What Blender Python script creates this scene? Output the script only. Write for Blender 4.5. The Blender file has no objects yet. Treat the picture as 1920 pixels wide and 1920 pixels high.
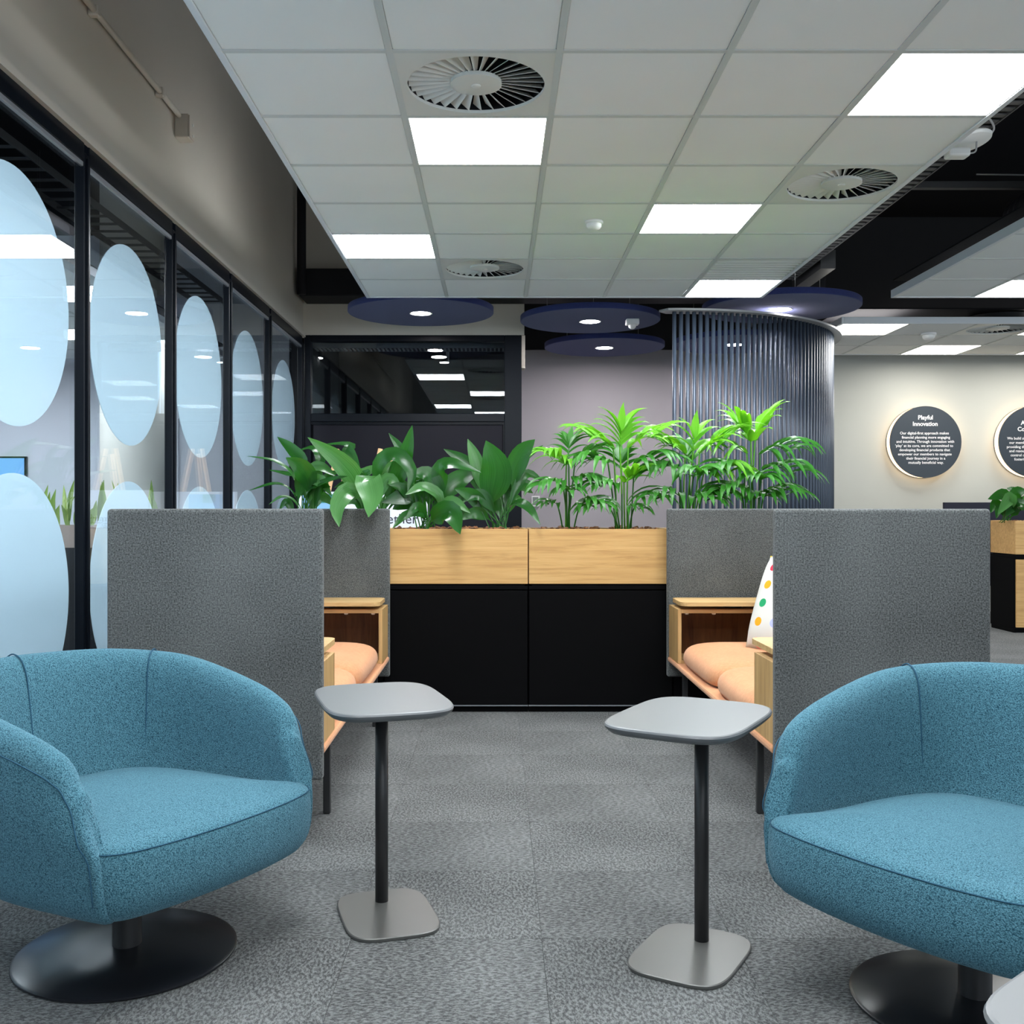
import bpy, bmesh, math, random
from mathutils import Vector, Matrix
R = math.radians
PI = math.pi
random.seed(7)
scene = bpy.context.scene
COL = scene.collection

# ------------------------------------------------------------------ camera, world, exposure
H = 1.13
cd = bpy.data.cameras.new('camera'); cam = bpy.data.objects.new('camera', cd); COL.objects.link(cam)
cam.location = (0, 0, H); cam.rotation_euler = (PI/2, 0, 0)
cd.sensor_width = 36; cd.sensor_fit = 'HORIZONTAL'; cd.lens = 36.0
cd.shift_x = 30/1920; cd.shift_y = -7/1920
cd.clip_start = .02; cd.clip_end = 100
scene.camera = cam
wd = bpy.data.worlds.new('daylight'); scene.world = wd; wd.use_nodes = True
wb = wd.node_tree.nodes['Background']; wb.inputs[0].default_value = (.80, .90, 1.0, 1); wb.inputs[1].default_value = 2.5
scene.view_settings.view_transform = 'Standard'; scene.view_settings.look = 'None'
scene.view_settings.exposure = 0.0; scene.view_settings.gamma = 1.0
PANEL_L = 36.0      # radiance of the square ceiling panels
DOWN_L = 260.0      # radiance of the round downlights

def P(x, y, d):
    """a point of the place from where it is seen and how far away it stands"""
    return Vector(((x-930)/1920*d, d, H-(y-953)/1920*d))

# ------------------------------------------------------------------ materials
def newmat(name):
    m = bpy.data.materials.new(name); m.use_nodes = True
    nt = m.node_tree; b = nt.nodes['Principled BSDF']
    return m, nt, b
def mat(name, col, rough=.5, metal=0.0, spec=.5, emit=None, es=0, coat=0):
    m, nt, b = newmat(name)
    b.inputs['Base Color'].default_value = (*col, 1); b.inputs['Roughness'].default_value = rough
    b.inputs['Metallic'].default_value = metal; b.inputs['Specular IOR Level'].default_value = spec
    b.inputs['Coat Weight'].default_value = coat
    if emit: b.inputs['Emission Color'].default_value = (*emit, 1); b.inputs['Emission Strength'].default_value = es
    return m
def nd(nt, t, **k):
    n = nt.nodes.new(t)
    for a, v in k.items(): setattr(n, a, v)
    return n
def coords(nt, scale=(1,1,1), rot=(0,0,0)):
    tc = nd(nt, 'ShaderNodeTexCoord'); mp = nd(nt, 'ShaderNodeMapping')
    mp.inputs['Scale'].default_value = scale; mp.inputs['Rotation'].default_value = rot
    nt.links.new(tc.outputs['Object'], mp.inputs['Vector']); return mp.outputs[0]
def ramp(nt, fac, stops, interp='LINEAR'):
    r = nd(nt, 'ShaderNodeValToRGB'); r.color_ramp.interpolation = interp
    el = r.color_ramp.elements
    while len(el) < len(stops): el.new(.5)
    for e, (p, c) in zip(el, stops): e.position = p; e.color = (*c, 1)
    nt.links.new(fac, r.inputs[0]); return r.outputs[0]
def bump(nt, b, h, strength, dist):
    n = nd(nt, 'ShaderNodeBump'); n.inputs['Strength'].default_value = strength; n.inputs['Distance'].default_value = dist
    nt.links.new(h, n.inputs['Height']); nt.links.new(n.outputs[0], b.inputs['Normal'])
def noise(nt, vec, scale, detail=2, rough=.5, dist=0):
    n = nd(nt, 'ShaderNodeTexNoise'); n.inputs['Scale'].default_value = scale; n.inputs['Detail'].default_value = detail
    n.inputs['Roughness'].default_value = rough; n.inputs['Distortion'].default_value = dist
    nt.links.new(vec, n.inputs['Vector']); return n.outputs[0]
def mixc(nt, fac, a, b, mode='MIX'):
    n = nd(nt, 'ShaderNodeMix', data_type='RGBA', blend_type=mode)
    for s, v in ((0, fac), (6, a), (7, b)):
        if isinstance(v, (int, float)): n.inputs[s].default_value = v
        elif isinstance(v, tuple): n.inputs[s].default_value = (*v, 1)
        else: nt.links.new(v, n.inputs[s])
    return n.outputs[2]
def fabric(name, dark, light, scale, bstr=.5, big=0.0, rough=.95, lo=.3, hi=.7, stretch=(1,1,1), rot=(0,0,0)):
    m, nt, b = newmat(name)
    v = coords(nt, stretch, rot)
    n = noise(nt, v, scale, 4, .75)
    c = ramp(nt, n, [(lo, dark), (hi, light)])
    if big:
        n2 = noise(nt, coords(nt), big, 2)
        c = mixc(nt, .25, c, ramp(nt, n2, [(.3, dark), (.7, light)]))
    nt.links.new(c, b.inputs['Base Color']); b.inputs['Roughness'].default_value = rough
    b.inputs['Specular IOR Level'].default_value = .15
    b.inputs['Sheen Weight'].default_value = .15; b.inputs['Sheen Roughness'].default_value = .5
    bump(nt, b, n, bstr, .004)
    return m
def weave(name, dark, light, scale, bstr=.5):
    m, nt, b = newmat(name)
    v = coords(nt)
    vo = nd(nt, 'ShaderNodeTexVoronoi'); vo.inputs['Scale'].default_value = scale; nt.links.new(v, vo.inputs['Vector'])
    n = noise(nt, v, scale*.8, 1, .5)
    f = nd(nt, 'ShaderNodeMath', operation='MULTIPLY_ADD'); nt.links.new(vo.outputs['Distance'], f.inputs[0]); f.inputs[1].default_value = -.8
    nt.links.new(n, f.inputs[2])
    f2 = nd(nt, 'ShaderNodeMath', operation='ADD'); nt.links.new(f.outputs[0], f2.inputs[0]); f2.inputs[1].default_value = .42
    c = ramp(nt, f2.outputs[0], [(.15, dark), (.85, light)])
    nt.links.new(c, b.inputs['Base Color']); b.inputs['Roughness'].default_value = .95; b.inputs['Specular IOR Level'].default_value = .12
    b.inputs['Sheen Weight'].default_value = .25; b.inputs['Sheen Roughness'].default_value = .4
    b.inputs['Sheen Tint'].default_value = (.5, .8, 1, 1)
    bump(nt, b, f2.outputs[0], bstr, .003)
    return m
def wood(name, c1, c2, c3, grain=(1.2, 30, 30), rough=.5, knots=True, rot=(0,0,0)):
    m, nt, b = newmat(name)
    v = coords(nt, grain, rot)
    n = noise(nt, v, 1.6, 5, .65, .6)
    n2 = noise(nt, coords(nt, tuple(g*.35 for g in grain), rot), 1.3, 3, .5, 1.2)
    c = ramp(nt, n, [(.25, c1), (.5, c2), (.78, c3)])
    c = mixc(nt, ramp(nt, n2, [(.45, (0,0,0)), (.75, (.55,.55,.55))]), c, c1)
    if knots:
        vo = nd(nt, 'ShaderNodeTexVoronoi'); vo.inputs['Scale'].default_value = 2.3
        nt.links.new(coords(nt, (1, 2.2, 2.2), rot), vo.inputs['Vector'])
        k = ramp(nt, vo.outputs['Distance'], [(.0, (1,1,1)), (.06, (.35,.35,.35)), (.13, (0,0,0))])
        c = mixc(nt, k, c, tuple(x*.45 for x in c1))
    nt.links.new(c, b.inputs['Base Color']); b.inputs['Roughness'].default_value = rough
    b.inputs['Specular IOR Level'].default_value = .35
    bump(nt, b, n, .08, .002)
    return m
def leafmat(name, dark, light, trans, rough=.3):
    m, nt, b = newmat(name)
    tc = nd(nt, 'ShaderNodeTexCoord'); mp = nd(nt, 'ShaderNodeMapping'); mp.inputs['Scale'].default_value = (26, 1.2, 1)
    nt.links.new(tc.outputs['UV'], mp.inputs['Vector'])
    n = noise(nt, mp.outputs[0], 1.0, 3, .6)
    oi = nd(nt, 'ShaderNodeObjectInfo')
    c = ramp(nt, n, [(.3, dark), (.72, light)])
    c = mixc(nt, oi.outputs['Random'], c, mixc(nt, .55, c, light))
    nt.links.new(c, b.inputs['Base Color']); b.inputs['Roughness'].default_value = rough
    b.inputs['Specular IOR Level'].default_value = .5
    bump(nt, b, n, .25, .003)
    tr = nd(nt, 'ShaderNodeBsdfTranslucent'); tr.inputs[0].default_value = (*trans, 1)
    mx = nd(nt, 'ShaderNodeMixShader'); mx.inputs[0].default_value = .22
    out = nt.nodes['Material Output']
    nt.links.new(b.outputs[0], mx.inputs[1]); nt.links.new(tr.outputs[0], mx.inputs[2]); nt.links.new(mx.outputs[0], out.inputs[0])
    return m
def glassmat(name, tint, f0=.05):
    m = bpy.data.materials.new(name); m.use_nodes = True; nt = m.node_tree; nt.nodes.clear()
    out = nd(nt, 'ShaderNodeOutputMaterial'); tr = nd(nt, 'ShaderNodeBsdfTransparent'); tr.inputs[0].default_value = (*tint, 1)
    gl = nd(nt, 'ShaderNodeBsdfGlossy'); gl.inputs['Roughness'].default_value = 0.0
    lw = nd(nt, 'ShaderNodeLayerWeight'); lw.inputs[0].default_value = .5
    p = nd(nt, 'ShaderNodeMath', operation='POWER'); nt.links.new(lw.outputs['Facing'], p.inputs[0]); p.inputs[1].default_value = 5
    a = nd(nt, 'ShaderNodeMath', operation='MULTIPLY_ADD'); nt.links.new(p.outputs[0], a.inputs[0]); a.inputs[1].default_value = 1-f0; a.inputs[2].default_value = f0
    mx = nd(nt, 'ShaderNodeMixShader'); nt.links.new(a.outputs[0], mx.inputs[0]); nt.links.new(tr.outputs[0], mx.inputs[1]); nt.links.new(gl.outputs[0], mx.inputs[2])
    nt.links.new(mx.outputs[0], out.inputs[0]); return m
def filmmat(name, col, trans):
    m, nt, b = newmat(name)
    b.inputs['Base Color'].default_value = (*col, 1); b.inputs['Roughness'].default_value = .6
    tr = nd(nt, 'ShaderNodeBsdfTranslucent'); tr.inputs[0].default_value = (*trans, 1)
    mx = nd(nt, 'ShaderNodeMixShader'); mx.inputs[0].default_value = .45
    nt.links.new(b.outputs[0], mx.inputs[1]); nt.links.new(tr.outputs[0], mx.inputs[2]); nt.links.new(mx.outputs[0], nt.nodes['Material Output'].inputs[0])
    return m
def emitmat(name, col, s):
    m = bpy.data.materials.new(name); m.use_nodes = True; nt = m.node_tree; nt.nodes.clear()
    out = nd(nt, 'ShaderNodeOutputMaterial'); e = nd(nt, 'ShaderNodeEmission'); e.inputs[0].default_value = (*col, 1); e.inputs[1].default_value = s
    nt.links.new(e.outputs[0], out.inputs[0]); return m
def paint(name, col, var=.03, rough=.75):
    m, nt, b = newmat(name)
    n = noise(nt, coords(nt), 1.3, 3)
    c = ramp(nt, n, [(.3, tuple(x*(1-var) for x in col)), (.7, tuple(min(1, x*(1+var)) for x in col))])
    nt.links.new(c, b.inputs['Base Color']); b.inputs['Roughness'].default_value = rough; b.inputs['Specular IOR Level'].default_value = .3
    bump(nt, b, noise(nt, coords(nt), 240, 2), .05, .001)
    return m
def dots(name):
    m, nt, b = newmat(name)
    tc = nd(nt, 'ShaderNodeTexCoord'); mp = nd(nt, 'ShaderNodeMapping'); mp.inputs['Scale'].default_value = (10.5, 10.5, 10.5); mp.inputs['Location'].default_value = (.3, .2, 0)
    nt.links.new(tc.outputs['UV'], mp.inputs['Vector'])
    fl = nd(nt, 'ShaderNodeVectorMath', operation='FLOOR'); fr = nd(nt, 'ShaderNodeVectorMath', operation='FRACTION')
    nt.links.new(mp.outputs[0], fl.inputs[0]); nt.links.new(mp.outputs[0], fr.inputs[0])
    ds = nd(nt, 'ShaderNodeVectorMath', operation='DISTANCE'); nt.links.new(fr.outputs[0], ds.inputs[0]); ds.inputs[1].default_value = (.5, .5, 0)
    lt = nd(nt, 'ShaderNodeMath', operation='LESS_THAN'); nt.links.new(ds.outputs['Value'], lt.inputs[0]); lt.inputs[1].default_value = .23
    wn = nd(nt, 'ShaderNodeTexWhiteNoise', noise_dimensions='2D'); nt.links.new(fl.outputs[0], wn.inputs['Vector'])
    pal = [(0, (.75,.03,.06)), (.14, (.9,.62,.02)), (.28, (.02,.30,.12)), (.42, (.9,.36,.36)), (.56, (.38,.42,.8)), (.7, (.9,.35,.02)), (.82, (.5,.68,.6)), (.92, (.05,.05,.05))]
    c = mixc(nt, lt.outputs[0], (.60, .60, .565), ramp(nt, wn.outputs[0], pal, 'CONSTANT'))
    nt.links.new(c, b.inputs['Base Color']); b.inputs['Roughness'].default_value = .9; b.inputs['Specular IOR Level'].default_value = .15
    return m

M = dict(
    carpet=fabric('carpet', (.010,.011,.011), (.200,.208,.205), 135, .9, 2.0, lo=.43, hi=.585, stretch=(1.0, .5, 1), rot=(0, 0, .6)),
    carpet_dark=mat('carpet_joint', (.09,.095,.095), .95),
    tile=paint('ceiling_tile', (.87,.89,.87), .02, .9), tee=mat('grid_tee', (.62,.65,.63), .5), edge=mat('raft_edge', (.74,.77,.80), .45),
    panel=emitmat('panel_light', (.93, .97, 1.0), PANEL_L), panel2=emitmat('panel_light_warm', (1.0, .96, .90), PANEL_L*.5),
    down=emitmat('downlight', (1.0, .93, .95), DOWN_L),
    white_metal=mat('white_metal', (.78,.78,.74), .4), plastic=mat('white_plastic', (.82,.83,.82), .35),
    beige=paint('beige_paint', (.62,.575,.50)), grey=paint('mauve_grey_paint', (.40,.385,.405)), stone=paint('stone_paint', (.53,.545,.50)),
    black=mat('black_paint', (.008,.008,.010), .8), slab=mat('soffit_black', (.008,.008,.010), .9, 0, .1), duct=mat('duct_black', (.010,.010,.012), .6, 0, .2),
    frame=mat('black_aluminium', (.004,.006,.010), .30, .0, .18), bead=mat('glazing_bead', (.30,.32,.35), .35, .5),
    glass=glassmat('glass', (.90,.95,.98)), film=filmmat('frosted_film', (.84,.92,.95), (.88,.96,1.0)),
    felt=fabric('grey_felt', (.018,.020,.020), (.195,.205,.203), 190, .6, 2.2, lo=.38, hi=.64),
    teal=weave('teal_fabric', (.014,.060,.088), (.105,.245,.305), 380, .6), seam=mat('teal_seam', (.012,.07,.12), .9),
    tan=fabric('tan_fabric', (.50,.215,.095), (.70,.36,.19), 60, .15, 4.0, stretch=(1, 3, 1)),
    oak=wood('light_oak', (.46,.25,.085), (.64,.385,.145), (.73,.475,.205), (1.3, 26, 26)),
    oak2=wood('booth_oak', (.34,.20,.075), (.52,.33,.14), (.64,.44,.20), (30, 30, 1.5), knots=False),
    oak2h=wood('booth_oak_top', (.40,.24,.09), (.58,.38,.17), (.70,.48,.23), (1.5, 30, 30), knots=False),
    walnut=wood('dark_back_veneer', (.05,.018,.008), (.13,.05,.018), (.20,.085,.03), (16, 16, 1.4), .4, knots=False),
    cab=mat('black_laminate', (.0025,.0025,.003), .6, 0, .06), dark_metal=mat('black_powder_coat', (.018,.018,.019), .42),
    table_top=mat('graphite_top', (.115,.122,.128), .38), table_base=mat('graphite_base', (.105,.105,.10), .36, .3),
    disc_base=mat('black_gloss_base', (.010,.011,.014), .28, 0, .5),
    navy=fabric('navy_felt', (.018,.026,.095), (.05,.065,.21), 260, .3), navy_side=fabric('navy_felt_edge', (.008,.012,.075), (.02,.03,.15), 260, .3),
    tube=mat('slate_tube', (.045,.062,.090), .36, .25), plate=mat('grey_plate', (.33,.34,.34), .4),
    soil=fabric('soil', (.02,.010,.006), (.09,.045,.022), 90, .8), bark=fabric('bark', (.07,.025,.010), (.30,.13,.05), 40, .6),
    asp=leafmat('aspidistra_leaf', (.003,.030,.006), (.020,.115,.018), (.05,.30,.015), .22),
    aspl=leafmat('aspidistra_leaf_pale', (.022,.10,.024), (.10,.27,.08), (.08,.36,.03), .22),
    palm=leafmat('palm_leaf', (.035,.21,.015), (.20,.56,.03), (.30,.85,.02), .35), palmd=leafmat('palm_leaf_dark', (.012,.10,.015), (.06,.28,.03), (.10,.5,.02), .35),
    stem=mat('green_stem', (.14,.34,.05), .5), stemd=mat('dark_green_stem', (.05,.17,.035), .5),
    snake=leafmat('snake_leaf', (.05,.16,.04), (.42,.52,.12), (.2,.4,.05), .4),
    sign=mat('slate_sign', (.030,.042,.056), .5), glow=emitmat('sign_edge_light', (1.0, .68, .38), 3.0), white=mat('white_letter', (.9,.9,.9), .6, emit=(1,1,1), es=.0),
    ink=mat('dark_ink', (.03,.03,.05), .7), board=mat('white_board', (.80,.84,.90), .5), sky=mat('print_sky_blue', (.28,.55,.85), .5), teal_print=mat('print_green', (.02,.35,.22), .5), yellow_print=mat('print_yellow', (.85,.65,.02), .5),
    beech=wood('beech', (.62,.36,.17), (.76,.48,.25), (.84,.56,.32), (20, 20, 1.2), knots=False),
    pillow=dots('dotted_cotton'), concrete=paint('concrete', (.70,.68,.62), .10), mush=mat('mushroom_trough', (.40,.31,.27), .6),
    room=paint('pale_room_paint', (.76,.79,.86), .02), door_wood=mat('brown_door', (.16,.11,.085), .5), screen=emitmat('screen_blue', (.22,.52,.95), 1.3),
    doorpanel=mat('charcoal_door_panel', (.012,.012,.018), .5, 0, .15), red=mat('red_cable', (.45,.02,.03), .5), lime=mat('yellow_cable', (.35,.38,.05), .5), cablegrey=mat('grey_cable', (.35,.35,.35), .5),
    tray=mat('galvanised_tray', (.10,.10,.105), .45, .4), lcd=mat('lcd_glass', (.20,.25,.22), .25), navyscreen=mat('navy_screen', (.010,.012,.03), .6),
    hub=mat('diffuser_white', (.72,.73,.69), .45),
)

# ------------------------------------------------------------------ helpers
def link(name, me, m, parent=None, smooth=False):
    o = bpy.data.objects.new(name, me); COL.objects.link(o)
    if m is not None and not me.materials: me.materials.append(m)
    if smooth:
        for p in me.polygons: p.use_smooth = True
    if parent is not None: o.parent = parent
    return o
def tag(o, label, cat, group=None):
    o['label'] = label; o['category'] = cat
    if group: o['group'] = group
    return o
def struct(o): o['kind'] = 'structure'; return o
def thing(name, label, cat, loc=(0,0,0), rz=0, group=None):
    o = bpy.data.objects.new(name, None); COL.objects.link(o); o.empty_display_size = .05
    o.location = loc; o.rotation_euler = (0, 0, rz); return tag(o, label, cat, group)
def mesh(name, vs, fs):
    me = bpy.data.meshes.new(name); me.from_pydata([tuple(v) for v in vs], [], fs); me.update(); return me
def bmesh_to(name, bm):
    bmesh.ops.recalc_face_normals(bm, faces=bm.faces[:])
    me = bpy.data.meshes.new(name); bm.to_mesh(me); bm.free(); return me
def addbox(bm, lo, hi, bev=0, seg=1):
    b2 = bmesh.new()
    bmesh.ops.create_cube(b2, size=1)
    for v in b2.verts:
        for i in range(3): v.co[i] = lo[i] + (v.co[i]+.5)*(hi[i]-lo[i])
    if bev: bmesh.ops.bevel(b2, geom=b2.edges[:], offset=bev, segments=seg, affect='EDGES', profile=.5)
    t = bpy.data.meshes.new('t'); b2.to_mesh(t); b2.free(); bm.from_mesh(t); bpy.data.meshes.remove(t)
def box(name, lo, hi, m, parent=None, bev=0, seg=1, smooth=False):
    bm = bmesh.new(); addbox(bm, lo, hi, bev, seg)
    return link(name, bmesh_to(name, bm), m, parent, smooth)
def frame_of(d):
    d = d.normalized(); a = Vector((0,0,1)) if abs(d.z) < .9 else Vector((1,0,0))
    u = d.cross(a).normalized(); return u, u.cross(d).normalized()
def tube_data(pts, rad, n=8, vs=None, fs=None):
    vs = [] if vs is None else vs; fs = [] if fs is None else fs
    pts = [Vector(p) for p in pts]; b0 = len(vs); u = None
    for i, p in enumerate(pts):
        d = (pts[min(i+1, len(pts)-1)] - pts[max(i-1, 0)])
        if d.length < 1e-9: d = Vector((0,0,1))
        d.normalize()
        if u is None: u, w = frame_of(d)
        else:
            u = (u - d*u.dot(d)).normalized()
        w = u.cross(d).normalized()
        r = rad[i] if isinstance(rad, (list, tuple)) else rad
        for k in range(n):
            a = 2*PI*k/n; vs.append(p + u*math.cos(a)*r + w*math.sin(a)*r)
    for i in range(len(pts)-1):
        for k in range(n):
            a = b0+i*n+k; b = b0+i*n+(k+1) % n
            fs.append((a, b, b+n, a+n))
    fs.append(tuple(b0+k for k in range(n))[::-1]); fs.append(tuple(b0+(len(pts)-1)*n+k for k in range(n)))
    return vs, fs
def tube(name, pts, rad, m, parent=None, n=8):
    vs, fs = tube_data(pts, rad, n)
    return link(name, mesh(name, vs, fs), m, parent, True)
def lathe(name, prof, m, parent=None, n=48, centre=(0,0), smooth=True, cap0=True):
    vs, fs = [], []
    for r, z in prof:
        for k in range(n):
            a = 2*PI*k/n; vs.append((centre[0]+r*math.cos(a), centre[1]+r*math.sin(a), z))
    for i in range(len(prof)-1):
        for k in range(n):
            fs.append((i*n+k, i*n+(k+1) % n, (i+1)*n+(k+1) % n, (i+1)*n+k))
    if cap0: fs.append(tuple(range(n))[::-1])
    fs.append(tuple((len(prof)-1)*n+k for k in range(n)))
    o = link(name, mesh(name, vs, fs), m, parent, smooth)
    return autosmooth(o) if smooth else o
def autosmooth(o, ang=35):
    me = o.data
    bm = bmesh.new(); bm.from_mesh(me)
    for e in bm.edges:
        if len(e.link_faces) == 2 and e.calc_face_angle(0) > R(ang): e.smooth = False
    bm.to_mesh(me); bm.free(); return o
def rings(name, loops, m, parent=None, cap0=True, cap1=True, closed=True, sub=0, smooth=True):
    """skin a list of equal-length vertex loops"""
    n = len(loops[0]); vs = [v for l in loops for v in l]; fs = []
    for i in range(len(loops)-1):
        for k in range(n if closed else n-1):
            fs.append((i*n+k, i*n+(k+1) % n, (i+1)*n+(k+1) % n, (i+1)*n+k))
    if cap0: fs.append(tuple(range(n))[::-1])
    if cap1: fs.append(tuple((len(loops)-1)*n+k for k in range(n)))
    me = mesh(name, vs, fs)
    bm = bmesh.new(); bm.from_mesh(me); bmesh.ops.recalc_face_normals(bm, faces=bm.faces[:]); bm.to_mesh(me); bm.free()
    o = link(name, me, m, parent, smooth)
    if smooth and not sub:
        for p in me.polygons:
            if len(p.vertices) > 4: p.use_smooth = False
        bm = bmesh.new(); bm.from_mesh(me)
        for f in bm.faces:
            if len(f.verts) > 4:
                for e in f.edges: e.smooth = False
        bm.to_mesh(me); bm.free()
    if sub:
        s = o.modifiers.new('sub', 'SUBSURF'); s.levels = sub; s.render_levels = sub
    return o
def copy_tree(o, parent=None):
    c = o.copy(); COL.objects.link(c)
    if parent is not None: c.parent = parent
    for ch in list(o.children): copy_tree(ch, c)
    return c
def catmull(pts, n):
    pts = [Vector(p) for p in pts]
    if len(pts) == 2: return [pts[0].lerp(pts[1], i/(n-1)) for i in range(n)]
    P0 = [2*pts[0]-pts[1]] + pts + [2*pts[-1]-pts[-2]]; out = []; s = len(pts)-1
    for i in range(n):
        t = i/(n-1)*s; k = min(int(t), s-1); u = t-k
        a, b, c, d = P0[k:k+4]
        out.append(.5*((2*b) + (c-a)*u + (2*a-5*b+4*c-d)*u*u + (3*b-a-3*c+d)*u**3))
    return out
def text(name, body, size, loc, m, parent, align='CENTER', bold=0.0, rot=(PI/2, 0, 0)):
    cu = bpy.data.curves.new(name, 'FONT'); cu.body = body; cu.size = size; cu.align_x = align; cu.align_y = 'CENTER'
    cu.extrude = .0008; cu.offset = bold; cu.resolution_u = 3
    o = bpy.data.objects.new(name, cu); COL.objects.link(o); o.location = loc; o.rotation_euler = rot; o.parent = parent
    cu.materials.append(m)
    bpy.context.view_layer.update()
    me = bpy.data.meshes.new_from_object(o.evaluated_get(bpy.context.evaluated_depsgraph_get()))
    me.name = name; bpy.data.objects.remove(o); o = bpy.data.objects.new(name, me); COL.objects.link(o)
    o.location = loc; o.rotation_euler = rot; o.parent = parent; return o

# ------------------------------------------------------------------ the setting
XW = -1.77; YB = 9.40; YW = 11.2; ZC = 2.74; ZS = 4.30
fl = struct(box('floor', (-7.2, -3, -.12), (8.2, 12.2, -.006), M['carpet_dark']))
bm = bmesh.new(); addbox(bm, (-.2494, -.2494, -.0058), (.2494, .2494, 0), .0006); tile_me = bmesh_to('carpet_tile', bm); tile_me.materials.append(M['carpet'])
tiles = []
for j in range(0, 23):
    for i in range(-14, 16):
        x, y = .12+.25+.5*i, .19+.25+.5*j
        tiles.append((x, y, (i+j) % 2))
def infront(t): return t[1] > .5 and -.56*t[1] - .5 < t[0] < .56*t[1]+.5 and t[0] > XW-.5
seen = sorted([t for t in tiles if infront(t)], key=lambda t: t[1])[:230]; ss = set(seen)
for x, y, q in seen:
    o = bpy.data.objects.new('carpet_tile', tile_me); COL.objects.link(o); o.location = (x, y, 0); o.rotation_euler = (0, 0, q*PI/2); o.parent = fl
bm = bmesh.new()
for t in tiles:
    if t not in ss: addbox(bm, (t[0]-.2494, t[1]-.2494, -.0058), (t[0]+.2494, t[1]+.2494, 0))
o = link('carpet_tiles_beyond', bmesh_to('carpet_tiles_beyond', bm), M['carpet'], fl); o['kind'] = 'stuff'
struct(box('ceiling', (-7.2, -3, ZS), (8.2, 12.2, ZS+.15), M['slab']))
struct(box('wall_left', (XW-.16, -3, 2.72), (XW, YB+.16, ZS), M['beige']))
struct(box('wall_bulkhead', (XW, YB, 2.72), (.26, YB+.16, ZS), M['beige']))
struct(box('wall_return', (.10, YB+.16, 0), (.235, YW, ZS), M['grey']))
struct(box('wall_back', (.235, YW, 0), (3.3, YW+.15, ZS), M['grey']))
struct(box('wall_back_right', (3.3, YW, 0), (8.2, YW+.15, ZS), M['stone']))
struct(box('wall_right', (8.05, 6.5, 0), (8.2, YW, ZS), M['stone']))
struct(box('wall_far_room', (-7.2, 11.9, 0), (-1.93, 12.05, ZS), M['room']))
struct(box('wall_store', (-1.93, 11.9, 0), (.235, 12.05, ZS), M['slab']))
struct(box('wall_store_side', (-1.93, YB+.16, 0), (-1.83, 11.9, ZS), M['slab']))
struct(box('wall_far_left', (-7.2, 3.5, 0), (-7.05, 11.9, ZS), M['room']))
# the window side of the office, behind the photographer
struct(box('wall_rear', (-7.2, -3.0, 0), (8.2, -2.85, .25), M['stone']))
struct(box('wall_rear_light_block', (-7.2, -3.0, .25), (.2, -2.85, 2.9), M['stone']))  # unseen infill added to keep window light off the upper left wall
struct(box('wall_rear_head', (-7.2, -3.0, 2.9), (8.2, -2.85, ZS), M['stone']))
struct(box('wall_side_head', (8.05, -3.0, 2.9), (8.2, 6.5, ZS), M['stone']))
for k in range(4):
    x = .4+k*2.5
    struct(box('trim_%d' % (k+10), (x-.04, -2.98, .25), (x+.04, -2.88, 2.9), M['frame']))
# black duct beam and riser in the corner above the doors
tag(box('duct_beam', (-1.74, 9.0, 3.0), (2.9, 9.38, 3.24), M['duct'], bev=.01), 'black square duct running above the glazed doorway', 'duct')
tag(tube('riser_pipe', [(-1.70, 8.95, 3.0), (-1.70, 8.95, ZS)], .04, M['duct'], n=12), 'black riser pipe in the corner above the glass wall', 'pipe')

# glass wall on the side: one window per bay
bays = [-.37, .83, 2.03, 3.23, 4.43, 5.63, 6.83, 8.03, YB-.02]
for i in range(len(bays)-1):
    a, b = bays[i], bays[i+1]
    w = struct(bpy.data.objects.new('window_%d' % (i+1), None)); COL.objects.link(w)
    box('pane', (XW-.030, a+.02, .10), (XW-.020, b-.02, 2.66), M['glass'], w)
    c = (a+b)/2
    for z in (1.925, .775):
        vs, fs = [], []; n = 72; r = .487 if i < 7 else .46
        for X in (XW-.0345, XW-.0315):
            for k in range(n): vs.append((X, c+r*math.cos(2*PI*k/n), z+r*math.sin(2*PI*k/n)))
        fs = [tuple(range(n)), tuple(range(2*n-1, n-1, -1))] + [(k, k+n, (k+1) % n+n, (k+1) % n) for k in range(n)]
        o = link('frosted_disc', mesh('frosted_disc', vs, fs), M['film'], w)
    box('mullion', (XW-.045, b-.026, 0), (XW, b+.026, 2.66), M['frame'], w, .004)
    box('mullion_lip', (XW-.002, b-.010, 0.06), (XW+.012, b+.010, 2.64), M['frame'], w, .003)
    box('head_bead', (XW-.02, a+.026, 2.60), (XW-.004, b-.026, 2.622), M['bead'], w, .003)
    box('bottom_rail', (XW-.045, a+.026, 0), (XW, b-.026, .10), M['frame'], w, .003)
    box('top_rail', (XW-.045, a+.026, 2.62), (XW, b-.026, 2.72), M['frame'], w, .003)
struct(box('trim_1', (XW-.005, -1.0, 2.70), (XW+.022, YB, 2.735), M['beige']))

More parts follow.
